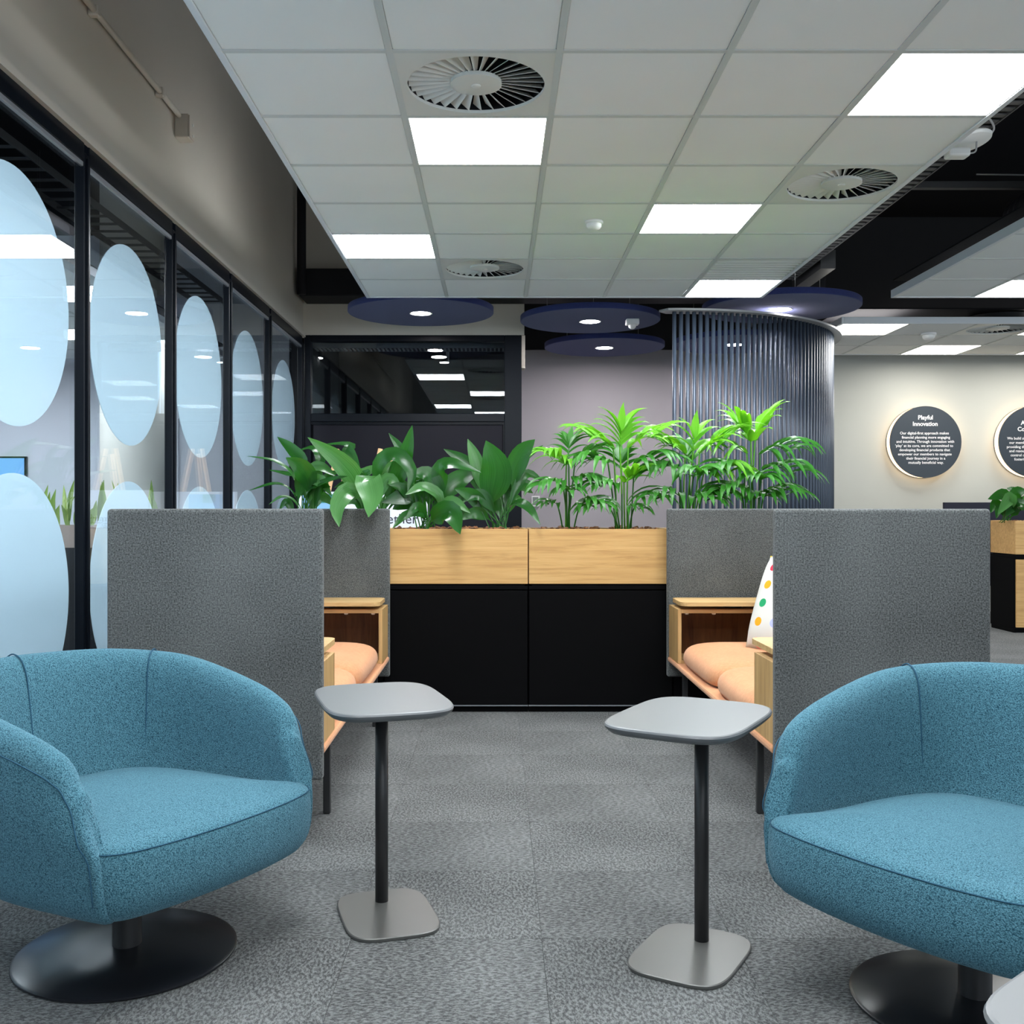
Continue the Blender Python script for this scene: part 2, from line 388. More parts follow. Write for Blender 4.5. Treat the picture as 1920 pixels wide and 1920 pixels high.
# glazed doorway across the end
w = struct(bpy.data.objects.new('door_1', None)); COL.objects.link(w)
x0, x1 = -1.76, .235
box('jamb', (x0, YB, 0), (x0+.06, YB+.10, 2.72), M['frame'], w, .004)
box('jamb', (x1-.157, YB, 0), (x1, YB+.10, 2.72), M['frame'], w, .004)
box('head_rail', (x0+.06, YB, 2.662), (x1-.157, YB+.10, 2.72), M['frame'], w, .004)
box('transom', (x0+.06, YB, 1.925), (x1-.157, YB+.10, 2.0), M['frame'], w, .004)
box('transom_pane', (x0+.06, YB+.045, 2.0), (x1-.157, YB+.055, 2.662), M['glass'], w)
box('door_panel', (x0+.075, YB+.03, .012), (x1-.17, YB+.08, 1.90), M['doorpanel'], w, .004)
box('stop_bead', (x0+.06, YB+.018, 1.90), (x1-.157, YB+.03, 1.925), M['frame'], w)
box('stop_bead', (x1-.17, YB+.018, 0), (x1-.157, YB+.03, 1.90), M['frame'], w)
struct(box('trim_2', (.235, YB+.02, 2.42), (.268, YB+.18, 2.72), M['beige']))
struct(box('trim_3', (.235, YW-.05, 2.86), (8.05, YW, ZS), M['black']))

# ------------------------------------------------------------------ ceiling rafts
bm = bmesh.new(); addbox(bm, (-.288, -.288, .002), (.288, .288, .02), .003); ct_me = bmesh_to('ceiling_tile', bm); ct_me.materials.append(M['tile'])
teeY = {}
def raft(name, label, X0, Y0, nx, ny, holes, z=ZC, side=.055):
    t = thing(name, label, 'ceiling raft', (X0, Y0, z), 0)
    for i in range(nx):
        for j in range(ny):
            if (i, j) in holes: continue
            o = bpy.data.objects.new('ceiling_tile', ct_me); COL.objects.link(o); o.parent = t; o.location = (.6*i+.3, .6*j+.3, 0)
    for i in range(1, nx): box('grid_tee', (.6*i-.012, .012, -.001), (.6*i+.012, .6*ny-.012, .004), M['tee'], t)
    for j in range(1, ny): box('cross_tee', (.012, .6*j-.012, -.0005), (.6*nx-.012, .6*j+.012, .0035), M['tee'], t)
    L, W = .6*ny, .6*nx
    for lo, hi in (((-.014, -.014, -.004), (.012, L+.014, side)), ((W-.012, -.014, -.004), (W+.014, L+.014, side)),
                   ((.012, -.014, -.004), (W-.012, .012, side)), ((.012, L-.012, -.004), (W-.012, L+.014, side))):
        box('edge_trim', lo, hi, M['edge'], t, .002)
    box('backing', (0, 0, .125), (W, L, .135), M['slab'], t)
    return t
def make_panel(name, label, group, x, y, z, m):
    t = thing(name, label, 'ceiling light', (x, y, z), 0, group)
    box('diffuser', (-.283, -.283, .001), (.283, .283, .012), M[m], t)
    bm = bmesh.new()
    for lo, hi in (((-.288,-.288,-.001), (-.2835,.288,.012)), ((.2835,-.288,-.001), (.288,.288,.012)), ((-.2835,-.288,-.001), (.2835,-.2835,.012)), ((-.2835,.2835,-.001), (.2835,.288,.012))): addbox(bm, lo, hi)
    link('bezel', bmesh_to('bezel', bm), M['white_metal'], t)
    return t
def make_diffuser(label, x, y, z):
    t = thing('swirl_diffuser', label, 'air vent', (x, y, z), 0, 'round swirl air diffusers')
    n = 64; vs, fs = [], []
    r = .262
    for k in range(n):
        a = 2*PI*k/n; c, s = math.cos(a), math.sin(a); q = .288/max(abs(c), abs(s))
        vs += [(r*c, r*s, 0), (q*c, q*s, 0), (r*c, r*s, .012), (q*c, q*s, .012)]
    for k in range(n):
        a, b = 4*k, 4*((k+1) % n)
        fs += [(a, a+1, b+1, b), (a+2, b+2, b+3, a+3), (a, b, b+2, a+2), (a+1, a+3, b+3, b+1)]
    link('face_plate', mesh('face_plate', vs, fs), M['hub'], t)
    lathe('hub', [(.004, .004), (.085, .002), (.098, .006), (.098, .02), (.004, .02)], M['hub'], t, 40)
    lathe('hub_screw', [(.003, -.002), (.012, -.002), (.018, .0), (.018, .004), (.003, .004)], M['white_metal'], t, 20)
    lathe('plenum', [(.262, .012), (.262, .11), (.255, .115), (.02, .115)], M['duct'], t, 40, cap0=False)
    nb = 32
    tl = R(40)
    bvs = []
    for rr, cw in ((.090, .0160), (.258, .0450)):
        for s in (-1, 1):
            for th in (-.0008, .0008):
                bvs.append((rr, s*cw/2*math.cos(tl)-th*math.sin(tl), .019+s*cw/2*math.sin(tl)+th*math.cos(tl)+.004))
    bfs = [(0,1,3,2), (4,6,7,5), (0,2,6,4), (1,5,7,3), (0,4,5,1), (2,3,7,6)]
    me = mesh('blade', bvs, bfs); me.materials.append(M['hub'])
    for k in range(nb):
        o = bpy.data.objects.new('blade', me); COL.objects.link(o); o.parent = t; o.rotation_euler = (0, 0, 2*PI*k/nb)
    return t
X0, Y0 = -.976, 7.81-.6*14
def rj(y): return round((y-Y0)/.6)
main_l = [(1, 4.21, 'square light panel beside the large round air vent'), (0, 6.01, 'square light panel at the edge near the glass wall'),
          (3, 5.41, 'square light panel in the middle of the ceiling grid, near the smoke detector'), (4, 3.61, 'largest square light panel at the upper corner of the picture'),
          (4, 7.21, 'square light panel at the far corner, above the curved tube screen'),
          (1, 1.21, 'square light panel overhead, above the camera'), (3, 2.41, 'square light panel overhead, above the armchairs'), (0, 2.41, 'square light panel overhead, above the glass side'), (3, .01, 'square light panel behind the camera'), (0, .01, 'square light panel behind the camera near the glass')]
main_d = [(1, 3.61, 'large round swirl air vent at the top, nearest the camera'), (1, 6.61, 'small far swirl air vent above the navy discs'), (4, 4.81, 'swirl air vent at the open edge of the ceiling grid')]
holes = {(c, rj(y)) for c, y, _ in main_l+main_d} | {(4, rj(6.61))}
raft('ceiling_raft', 'large suspended white tiled ceiling raft over the lounge', X0, Y0, 5, 14, holes)
panel0 = make_panel('light_panel', main_l[0][2], 'square ceiling light panels', X0+.6*1+.3, 4.51, ZC, 'panel')
for c, y, lb in main_l[1:]:
    o = copy_tree(panel0); o.location = (X0+.6*c+.3, y+.3, ZC); o['label'] = lb
dif0 = make_diffuser(main_d[0][2], X0+.6*1+.3, 3.91, ZC)
for c, y, lb in main_d[1:]:
    o = copy_tree(dif0); o.location = (X0+.6*c+.3, y+.3, ZC); o['label'] = lb
# slot grille in the raft
t = thing('slot_grille', 'white linear slot grille in the ceiling beside the far light panel', 'air vent', (X0+2.7, 6.91, ZC))
for k in range(9): box('louvre', (-.28, -.27+k*.0665, .0), (.28, -.255+k*.0665, .014), M['hub'], t)
for s in (-1, 1): box('frame_side', (s*.284-.004, -.288, 0), (s*.284+.004, .288, .016), M['hub'], t)
box('backing', (-.288, -.288, .018), (.288, .288, .024), M['tee'], t)
# neighbouring rafts
r2 = [(1, 7, 'square light panel in the far corner of the raft at the side'), (0, 2, 'square light panel in the side raft, out at its near end')]
raft('ceiling_raft', 'white tiled ceiling raft beyond the dark gap, cut by the picture edge', 3.03, 3.01, 4, 8, {(c, j) for c, j, _ in r2})
for c, j, lb in r2: o = copy_tree(panel0); o.location = (3.03+.6*c+.3, 3.01+.6*j+.3, ZC); o['label'] = lb
r3 = [(0, 0, 'square light panel next to the curved tube screen'), (2, 2, 'square light panel against the sign wall'), (3, 0, 'square light panel beside the far round vent at the picture edge'), (4, 2, 'square light panel over the far cabinets')]
raft('ceiling_raft', 'far white tiled ceiling raft in front of the sign wall', 3.02, 8.92, 5, 3, {(c, j) for c, j, _ in r3} | {(2, 0)})
pw = make_panel('light_panel', r3[0][2], 'square ceiling light panels', 3.02+.3, 9.22, ZC, 'panel2')
for c, j, lb in r3[1:]: o = copy_tree(pw); o.location = (3.02+.6*c+.3, 8.92+.6*j+.3, ZC); o['label'] = lb
o = copy_tree(dif0); o.location = (3.02+1.5, 9.22, ZC); o['label'] = 'swirl air vent in the far raft in front of the sign wall'
r4 = [(0, 11, 'fill panel added in the next room over the blue screen'), (4, 11, 'fill panel added in the next room behind the column'), (3, 2, 'fill panel added in the next room, second behind the glass'), (2, 4, 'fill panel added in the next room, third behind the glass'), (4, 7, 'fill panel added in the next room close to the glass wall'), (4, 0, 'fill panel added in the next room at the near raft end'), (1, 2, 'light panel in the next room, nearest behind the glass'), (3, 5, 'light panel in the next room over its middle'), (1, 8, 'light panel in the next room near the concrete column'), (3, 10, 'light panel in the next room near its far wall')]  # extra panels added to brighten the frosted discs and the far wall
raft('ceiling_raft', 'white tiled ceiling raft in the next room behind the glass wall', -5.9, 3.2, 5, 13, {(c, j) for c, j, _ in r4})
for c, j, lb in r4: o = copy_tree(panel0); o.location = (-5.9+.6*c+.3, 3.2+.6*j+.3, ZC); o['label'] = lb
# suspension wires of the side raft
def detector(name, label, x, y, z, k=1.0):
    t = thing(name, label, 'smoke detector', (x, y, z))
    lathe('base', [(.054*k, 0), (.054*k, -.012*k), (.048*k, -.016*k), (.003, -.016*k)], M['plastic'], t, 28)
    lathe('chamber', [(.044*k, -.016*k), (.044*k, -.030*k), (.036*k, -.042*k), (.018*k, -.050*k), (.003, -.050*k)], M['plastic'], t, 28)
    return t
detector('smoke_detector', 'flat white smoke detector in the main ceiling grid', .55, 5.75, ZC, .95)
detector('smoke_detector', 'white domed smoke detector on the far raft before the sign wall', 3.98, 9.42, ZC, 1.25)

# round acoustic discs with downlights
def disc(label, x, y, z=ZC, r=.60):
    t = thing('acoustic_disc', label, 'ceiling disc', (x, y, z), 0, 'navy acoustic ceiling discs')
    lathe('felt_panel', [(.003, 0), (r-.004, 0), (r, .004), (r, .046), (r-.004, .05), (.003, .05)], M['navy'], t, 72)
    lathe('lamp_trim', [(.078, -.001), (.092, -.004), (.094, .002), (.078, .002)], M['white_metal'], t, 32)
    lathe('lamp_lens', [(.003, -.002), (.078, -.002), (.078, .003), (.003, .003)], M['down'], t, 32)
    for k in range(3):
        a = 2*PI*k/3+.5; q = (r*.7*math.cos(a), r*.7*math.sin(a))
        tube('hanger_wire', [(*q, .05), (*q, ZS-z)], .0018, M['cablegrey'], t, 5)
    return t
disc('navy round ceiling disc with downlight in front of the glazed doorway', -.62, 8.46)
d2 = disc('navy round ceiling disc carrying a motion sensor', .81, 8.83)
disc('navy round ceiling disc against the mauve grey wall', 1.087, 10.28)
disc('navy round ceiling disc above the curved tube screen', 2.34, 8.42, 2.765, .635)
disc('navy round ceiling disc seen through the curved tube screen', 2.36, 10.15, 2.75)
t = thing('motion_sensor', 'small white motion sensor under the navy disc', 'sensor', (1.16, 8.72, ZC))
box('body', (-.055, -.045, -.05), (.055, .045, 0), M['plastic'], t, .008, 2)
lathe('lens_dome', [(.034, -.048), (.031, -.068), (.018, -.082), (.003, -.086)], M['plastic'], t, 24)

# ------------------------------------------------------------------ services above the rafts
t = thing('cable_tray', 'dark perforated cable tray running along the open ceiling edge', 'cable tray', (2.40, 3.2, 3.04))
box('side_rail', (0, 0, 0), (.008, 5.4, .05), M['tray'], t); box('side_rail', (.085, 0, 0), (.093, 5.4, .05), M['tray'], t)
me = None
for k in range(68):
    o = box('rung', (.008, .04+k*.079, .004), (.085, .08+k*.079, .010), M['tray'], t) if k == 0 else None
    if k == 0: me = o.data
    else:
        o = bpy.data.objects.new('rung', me); COL.objects.link(o); o.parent = t; o.location = (0, k*.079, 0)
tag(box('strut_channel', (2.2, 6.55, 3.18), (4.6, 6.60, 3.225), M['tray'], bev=.004), 'grey steel strut channel crossing the black ceiling', 'steel channel')
tag(tube('hanging_cable', catmull([(3.05, 6.5, 3.25), (3.5, 6.5, 3.24), (3.72, 6.5, 3.2), (3.78, 6.5, 3.05), (3.76, 6.5, 2.80)], 24), .005, M['cablegrey'], n=6), 'thin grey cable looping from the steel channel to the side raft', 'cable')
t = thing('access_point', 'round white wireless access point tucked above the raft edge', 'access point', (2.19, 4.75, 2.835)); t.rotation_euler = (R(-8), R(-10), 0)
lathe('shell', [(.003, -.022), (.07, -.022), (.10, -.012), (.105, .0), (.098, .009), (.003, .009)], M['white_metal'], t, 40)
tube('lead', catmull([(.10, .05, .012), (.16, .05, .06), (.14, .05, .14)], 12), .005, M['cablegrey'], t, 6)
t = thing('ceiling_sensor', 'small white box sensor hanging below the access point', 'sensor', (2.125, 4.72, 2.745))
box('body', (-.05, -.035, -.0), (.05, .035, .04), M['white_metal'], t, .01, 2)
tube('lead', catmull([(.05, 0, .02), (.085, 0, .03), (.09, 0, .075)], 10), .004, M['cablegrey'], t, 6)
pr = []
for k in range(60):
    pr.append(Vector((3.5+.28*math.sin(k*.02), 4.6+k*.045, 3.3-.0022*k)))
vs, fs = tube_data(pr, [.16+.010*(k % 2) for k in range(60)], 20)
tag(link('flexible_duct', mesh('flexible_duct', vs, fs), M['duct'], None, False), 'black ribbed flexible duct under the dark soffit', 'duct')
tag(box('ceiling_beam', (2.6, 8.2, 3.05), (2.72, 11.1, 3.2), M['tray']), 'dark steel beam in the gap between the side rafts', 'steel beam').rotation_euler = (0, 0, 0)
# conduit and junction box on the bulkhead
t = thing('wall_conduit', 'painted conduit pipe along the beige bulkhead', 'conduit', (XW, 2.6, 3.29))
tube('pipe', [(.028, -1.5, 0), (.028, 3.03, 0)], .014, M['beige'], t, 12)
for y in (.9, 1.85, 2.72):
    box('saddle_clip', (0, y-.018, -.024), (.046, y+.018, .024), M['beige'], t, .006)
t = thing('junction_box', 'small beige junction box at the end of the wall conduit', 'junction box', (XW, 5.68, 3.23))
box('body', (0, -.04, -.055), (.075, .06, .075), M['beige'], t, .004)
box('cover', (.075, -.036, -.05), (.082, .056, .07), M['beige'], t, .003)
for z in (-.03, .03): lathe('screw', [(.002, 0), (.008, 0), (.008, .004), (.002, .004)], M['white_metal'], t, 10).matrix_local = Matrix.Translation((.082, .02, z)) @ Matrix.Rotation(PI/2, 4, 'Y')

# ------------------------------------------------------------------ curved screen of tubes
t = thing('tube_screen', 'curved dark slate screen of vertical round tubes under a grey plate', 'screen', (1.44, 8.22, 0))
RR = 1.74
def arc(a, r): return (r*math.sin(a), RR - r*math.cos(a))
vs, fs = tube_data([(0,0,.012), (0,0,2.706)], .0165, 12); tm = mesh('tube', vs, fs); tm.materials.append(M['tube'])
for p in tm.polygons: p.use_smooth = len(p.vertices) == 4
step = .0535/RR; k = 0; a = -.005
while a < R(118):
    o = bpy.data.objects.new('tube', tm); COL.objects.link(o); o.parent = t; x, y = arc(a, RR); o.location = (x, y, 0)
    a += step
def arcplate(name, z0, z1, m, w=.085):
    n = 60; loops = []
    a0, a1 = -.075, R(118)+.05
    out, inn = [], []
    for i in range(n+1):
        a = a0+(a1-a0)*i/n; e = min(1, math.sqrt(max(0, 1-max(0, 1-(a-a0)/.05)**2)), math.sqrt(max(0, 1-max(0, 1-(a1-a)/.05)**2)))
        out.append(arc(a, RR+w*e)); inn.append(arc(a, RR-w*e))
    lp = out+inn[::-1]
    rings(name, [[(x, y, z0) for x, y in lp], [(x, y, z1) for x, y in lp]], m, t, smooth=False)
arcplate('top_plate', 2.706, 2.722, M['plate']); arcplate('base_plate', 0.0, .012, M['plate'])

# ------------------------------------------------------------------ signs on the stone wall
def wsign(label, x, z, heads, lines, align):
    t = thing('wall_sign', label, 'sign', (x, YW, z), 0, 'round backlit wall signs')
    def cyl(name, r, y0, y1, m):
        n = 72; vs = [(r*math.cos(2*PI*k/n), y, r*math.sin(2*PI*k/n)) for y in (y0, y1) for k in range(n)]
        fs = [tuple(range(n)), tuple(range(2*n-1, n-1, -1))] + [(k, k+n, (k+1) % n+n, (k+1) % n) for k in range(n)]
        return link(name, mesh(name, vs, fs), m, t)
    cyl('light_edge', .385, -.105, -.012, M['glow'])
    cyl('face', .388, -.116, -.105, M['sign']); cyl('back_rim', .388, -.012, 0, M['sign'])
    for body, xx, zz, s, bo in heads: text('heading', body, s, (xx, -.1175, zz), M['white'], t, align, bo)
    for body, xx, zz, s, bo in lines: text('text_line', body, s, (xx, -.1175, zz), M['white'], t, align, bo)
    return t
k = 11.08/1920
def sz(px): return px*k
s1x, s1y = 1736, 828.5
L1 = ['Our digital-first approach makes', 'financial planning more engaging', 'and intuitive. Through innovation with', "\u2018play\u2019 at its core, we are committed to", 'developing financial products that', 'empower our members to navigate', 'their financial journey in a', 'mutually beneficial way.']
C1 = [1733.5, 1736.3, 1735.2, 1733, 1734, 1734.2, 1736, 1736.5]
heads = [('Playful', sz(1735.5-s1x), sz(s1y-783), .064, .0016), ('Innovation', sz(1735-s1x), sz(s1y-795), .064, .0016)]
lines = [(b, sz(c-s1x), sz(s1y-(812.3+i*7.87)), .0405, .0005) for i, (b, c) in enumerate(zip(L1, C1))]
wsign('round slate sign with the heading Playful Innovation on the stone wall', (s1x-930)*k, H+(953-s1y)*k, heads, lines, 'CENTER')
s2x, s2y = 1940, 828
L2 = [('We build sim', 1888.6, 822), ('our memb', 1892.5, 830), ('providing th', 1887.8, 838), ('and resour', 1892.5, 845.7), ('control of', 1895, 853.5), ('fosterin', 1902, 861.2)]
heads = [('A', sz(1914.5-s2x), sz(s2y-793), .064, .0016), ('Co', sz(1908-s2x), sz(s2y-804.8), .064, .0016)]
lines = [(b, sz(x-s2x), sz(s2y-y), .0405, .0005) for b, x, y in L2]
wsign('round slate sign cut off by the picture edge on the stone wall', (s2x-930)*k, H+(953-s2y)*k, heads, lines, 'LEFT')
t = thing('wall_thermostat', 'small white wall controller on the mauve grey wall', 'thermostat', ((1004-930)*11.2/1920, YW, H+(953-940)*11.2/1920))
box('body', (-.045, -.022, -.058), (.045, 0, .058), M['plastic'], t, .006, 2); box('screen', (-.030, -.0235, -.042), (.030, -.0215, .046), M['lcd'], t)
t = thing('desk_screen', 'navy desk divider behind the far planter', 'screen', (4.75, 10.3, 0))
box('panel', (-.25, -.02, .35), (1.2, .02, 1.19), M['navyscreen'], t, .004); box('foot', (-.2, -.2, 0), (-.16, .2, .03), M['dark_metal'], t); box('foot', (1.1, -.2, 0), (1.14, .2, .03), M['dark_metal'], t)
box('post', (-.19, -.015, .03), (-.17, .015, .36), M['dark_metal'], t); box('post', (1.11, -.015, .03), (1.13, .015, .36), M['dark_metal'], t)

# ------------------------------------------------------------------ planters on black cabinets
YP = 5.66
def chips(n, w, d, rnd):
    bm = bmesh.new()
    for _ in range(n):
        c = Vector((rnd.uniform(-w/2+.03, w/2-.03), rnd.uniform(.03, d-.03), rnd.uniform(-.004, .014)))
        rot = Matrix.Rotation(rnd.uniform(0, 6.28), 3, 'Z') @ Matrix.Rotation(rnd.uniform(-.7, .7), 3, 'X') @ Matrix.Rotation(rnd.uniform(-.5, .5), 3, 'Y')
        a, b, h = rnd.uniform(.015, .035), rnd.uniform(.009, .018), rnd.uniform(.003, .007)
        pts = [(-a, -b*.7), (a*.6, -b), (a, b*.2), (a*.3, b), (-a*.8, b*.6)]
        lo = [bm.verts.new(c + rot @ Vector((x*rnd.uniform(.7, 1.1), y, -h))) for x, y in pts]; hi = [bm.verts.new(c + rot @ Vector((x*rnd.uniform(.6, 1), y*.8, h))) for x, y in pts]
        bm.faces.new(hi); bm.faces.new(lo[::-1])
        for i in range(5): bm.faces.new((lo[i], lo[(i+1) % 5], hi[(i+1) % 5], hi[i]))
    return bmesh_to('bark_chips', bm)
def planter(xc, y, w, labels, rz=0, doorwood=None, seed=1, d=.42, nch=110):
    t = thing('cabinet', labels[0], 'cabinet', (xc, y, 0), rz, 'low black cabinets')
    h = .70
    box('carcass', (-w/2+.002, .02, .035), (w/2-.002, d, h-.02), M['cab'], t, .002)
    box('top_panel', (-w/2+.002, .004, h-.02), (w/2-.002, d, h), M['cab'], t, .002)
    box('plinth', (-w/2+.002, .03, 0), (w/2-.002, d-.02, .035), M['cab'], t)
    if doorwood:
        box('door', (-w/2+.012, -.0, .05), (w/2-.004, .02, h-.035), M['oak'], t, .002)
    else:
        box('door', (-w/2+.005, 0, .045), (w/2-.005, .02, h-.026), M['cab'], t, .002)
    box('plinth_edge', (-w/2+.002, .001, .036), (w/2-.002, .02, .042), M['bead'] if not doorwood else M['cab'], t)
    p = thing('planter_box', labels[1], 'planter', (xc, y, h), rz, 'oak planter boxes')
    z0, z1 = .012, .315
    box('front_board', (-w/2+.003, 0, z0), (w/2-.003, .019, z1), M['oak'], p, .0015)
    box('rear_board', (-w/2+.003, d-.019, z0), (w/2-.003, d, z1), M['oak'], p, .0015)
    for s in (-1, 1): box('end_board', (min(s*(w/2-.003), s*(w/2-.022)), .019, z0), (max(s*(w/2-.003), s*(w/2-.022)), d-.019, z1), M['oak'], p, .0015)
    box('base_board', (-w/2+.02, .01, 0), (w/2-.02, d-.01, z0), M['cab'], p)
    box('soil', (-w/2+.022, .019, z0), (w/2-.022, d-.019, z1-.025), M['soil'], p)
    o = link('bark_mulch', chips(nch, w-.05, d, random.Random(seed)), M['bark']); o.location = (xc, y, h+z1-.012); o.rotation_euler = (0, 0, rz)
    o['kind'] = 'stuff'; o['label'] = labels[2]; o['category'] = 'mulch'
UW = .80; SX = .179
names = ['behind the booth beside the glass wall', 'under the aspidistras', 'under the palms', 'behind the booth by the tube screen']
for i in range(4):
    planter(SX+(i-1.5)*UW, YP, UW, ('low black cabinet '+names[i], 'light oak planter box '+names[i], 'brown bark mulch in the planter '+names[i]), seed=i)
planter(4.70+.45, 9.27, .90, ('far black cabinet with oak door beside the sign wall', 'far oak planter box on the cabinet with an oak door', 'bark mulch in the far planter by the signs'), doorwood=True, seed=9, d=.47, nch=60)

# ------------------------------------------------------------------ leaves
def leaf_mesh(path, width, nseg=12, fold=.25, up=Vector((0,-.6,.8)), stem=0.0, twist=0.0, flare=1.0, tipt=1.5):
    pts = catmull(path, nseg+1); vs, fs, uv = [], [], []
    for i, p in enumerate(pts):
        t = i/nseg
        d = (pts[min(i+1, nseg)]-pts[max(i-1, 0)]).normalized()
        s = d.cross(up)
        if s.length < 1e-4: s = Vector((1,0,0))
        s.normalize(); n = s.cross(d).normalized()
        if twist:
            q = Matrix.Rotation(twist*t, 3, d); s = q @ s; n = q @ n
        if t <= stem: w = .0035
        else:
            q = (t-stem)/(1-stem); w = max(.0012, width*.5*(math.sin(PI*q**.78)**.8)*flare if q < 1 else .0012)
        f = fold*w
        for u, k in ((-1, 1), (-.5, .35), (0, 0), (.5, .35), (1, 1)):
            vs.append(p + s*(w*u) + n*(f*k)); uv.append(((u+1)/2, t))
    m = 5
    for i in range(nseg):
        for k in range(m-1): fs.append((i*m+k, i*m+k+1, (i+1)*m+k+1, (i+1)*m+k))
    me = mesh('leaf', vs, fs)
    ul = me.uv_layers.new(name='UVMap')
    for l in me.loops: ul.data[l.index].uv = uv[l.vertex_index]
    for p in me.polygons: p.use_smooth = True
    return me
def leaf(parent, base, path, width, m, stem=.25, fold=.25, up=Vector((0,-.6,.8)), twist=0.0):
    loc = parent.location
    me = leaf_mesh([p-loc for p in path], width, 14, fold, up, stem, twist)
    return link('leaf', me, m, parent)
def px(w, d=5.8): return w*d/1920

def asp_plant(label, bx, by, d, leaves, group='aspidistra plants in the planter row'):
    base = P(bx, by, d); base.z = 1.0
    t = thing('aspidistra', label, 'plant', base, 0, group)
    rnd = random.Random(int(bx))
    for lf in leaves:
        pts, w, dd, kind = lf[0], lf[1], lf[2], lf[3]
        ext = dict(lf[4]) if len(lf) > 4 else {}
        n = len(pts); b = base + Vector((rnd.uniform(-.05, .05), rnd.uniform(-.04, .04), -.005))
        ds = [d+(dd)*((i+1)/n) for i in range(n)]
        path = [b] + [P(x, y, q) for (x, y), q in zip(pts, ds)]
        st = ext.pop('stem', .28)
        leaf(t, b, path, px(w, d)*.98, M['asp'] if kind == 'd' else M['aspl'], st, **ext)
    if d < 7:
        for j in range(8):                       # smaller leaves that fill the clump
            b = base + Vector((rnd.uniform(-.06, .06), rnd.uniform(-.05, .06), -.005)); a = rnd.uniform(0, 2*PI); h = rnd.uniform(.16, .34); r = rnd.uniform(.06, .20)
            q = Vector((math.cos(a), math.sin(a)*.6, 0))*r
            leaf(t, b, [b, b+q*.35+Vector((0, 0, h*.65)), b+q*.8+Vector((0, 0, h)), b+q*1.4+Vector((0, 0, h*rnd.uniform(.7, 1.15)))], rnd.uniform(.045, .085), M['asp'] if j % 3 else M['aspl'], .3, .3, Vector((q.x*.3, -1, .4)))
    return t
UPX = Vector((0, -1, .15)); UPS = Vector((.5, -.7, .4))
asp_plant('aspidistra with drooping leaves at the glass end of the planter', 572, 985, 5.86, [
    ([(556,905),(520,868),(462,855)], 22, -.10, 'd', {'up': Vector((0,-.3,1))}),
    ([(572,880),(550,845),(520,819)], 24, .10, 'd', {'up': UPX}),
    ([(580,915),(567,880),(536,858)], 40, -.15, 'd', {'up': UPX}),
    ([(553,930),(520,908),(466,920)], 18, -.2, 'd', {'up': Vector((0,-.4,1))}),
    ([(556,945),(530,932),(504,946)], 15, -.1, 'l', {'up': Vector((0,-.4,1))}),
    ([(565,905),(540,890),(503,881)], 18, .2, 'd', {'up': Vector((0,-.5,1))}),
    ([(575,930),(610,905),(652,893)], 30, -.18, 'd', {'up': Vector((0,-.6,1))}),
    ([(580,890),(600,876),(629,892)], 24, -.1, 'l', {'up': Vector((0,-.8,.6))}),
    ([(600,880),(590,842),(551,848)], 24, .1, 'd', {'up': Vector((0,-.5,1))}),
    ([(590,930),(600,900),(622,930)], 24, -.1, 'l', {'up': UPX}),
])
asp_plant('large aspidistra whose leaves hang over the grey booth panel', 700, 985, 5.86, [
    ([(672,915),(640,868),(577,820)], 42, -.18, 'l', {'up': UPX, 'stem': .2}),
    ([(650,870),(655,836),(600,834)], 24, .15, 'd', {'up': Vector((0,-.5,1))}),
    ([(670,880),(650,842),(676,888)], 24, .1, 'd', {'up': UPX}),
    ([(684,940),(656,920),(634,950),(636,988)], 36, -.46, 'l', {'up': UPX, 'stem': .3}),
    ([(706,930),(690,898),(698,930),(691,970)], 50, -.46, 'l', {'up': UPX, 'stem': .34}),
    ([(703,910),(714,866),(744,853),(772,885),(764,925)], 32, -.12, 'd', {'up': Vector((0,-.9,.5)), 'stem': .2}),
    ([(734,920),(752,880),(764,840),(773,797)], 34, -.05, 'd', {'up': UPX, 'stem': .15}),
    ([(730,900),(752,850),(729,812)], 22, .1, 'd', {'up': UPX}),
    ([(670,905),(690,885),(714,872)], 26, .05, 'l', {'up': Vector((0,-.7,.7))}),
    ([(712,925),(728,890),(748,862)], 44, .12, 'l', {'up': UPX}),
    ([(740,940),(760,930),(715,942)], 40, -.1, 'd', {'up': UPX}),
    ([(690,950),(680,930),(660,925)], 20, .1, 'd', {'up': UPX}),
])
asp_plant('bushy aspidistra behind the first oak planter face', 800, 990, 5.87, [
    ([(822,935),(802,892),(768,890)], 38, -.1, 'd', {'up': Vector((0,-.9,.5))}),
    ([(822,930),(826,882),(848,870),(902,886)], 34, -.12, 'd', {'up': Vector((0,-.8,.6)), 'stem': .2}),
    ([(826,935),(860,900),(898,884)], 40, .05, 'd', {'up': UPX}),
    ([(826,940),(795,914),(760,928)], 26, -.18, 'l', {'up': Vector((0,-.8,.6))}),
    ([(800,970),(765,965),(736,991)], 22, -.22, 'd', {'up': Vector((0,-.7,.7))}),
    ([(812,972),(845,962),(863,1002)], 44, -.36, 'd', {'up': UPX, 'stem': .3}),
    ([(815,960),(830,945),(850,938)], 24, .05, 'd', {'up': UPX}),
    ([(826,955),(850,940),(882,962)], 22, -.12, 'l', {'up': UPX}),
    ([(830,960),(852,946),(881,930)], 22, .1, 'l', {'up': UPX}),
    ([(790,955),(768,940),(736,955)], 40, -.05, 'd', {'up': UPX}),
    ([(795,970),(782,950),(760,975)], 20, -.2, 'd', {'up': UPX}),
    ([(805,940),(810,905),(782,880)], 32, .15, 'd', {'up': UPX}),
    ([(838,965),(870,960),(900,975)], 22, .0, 'd', {'up': UPX}),
])
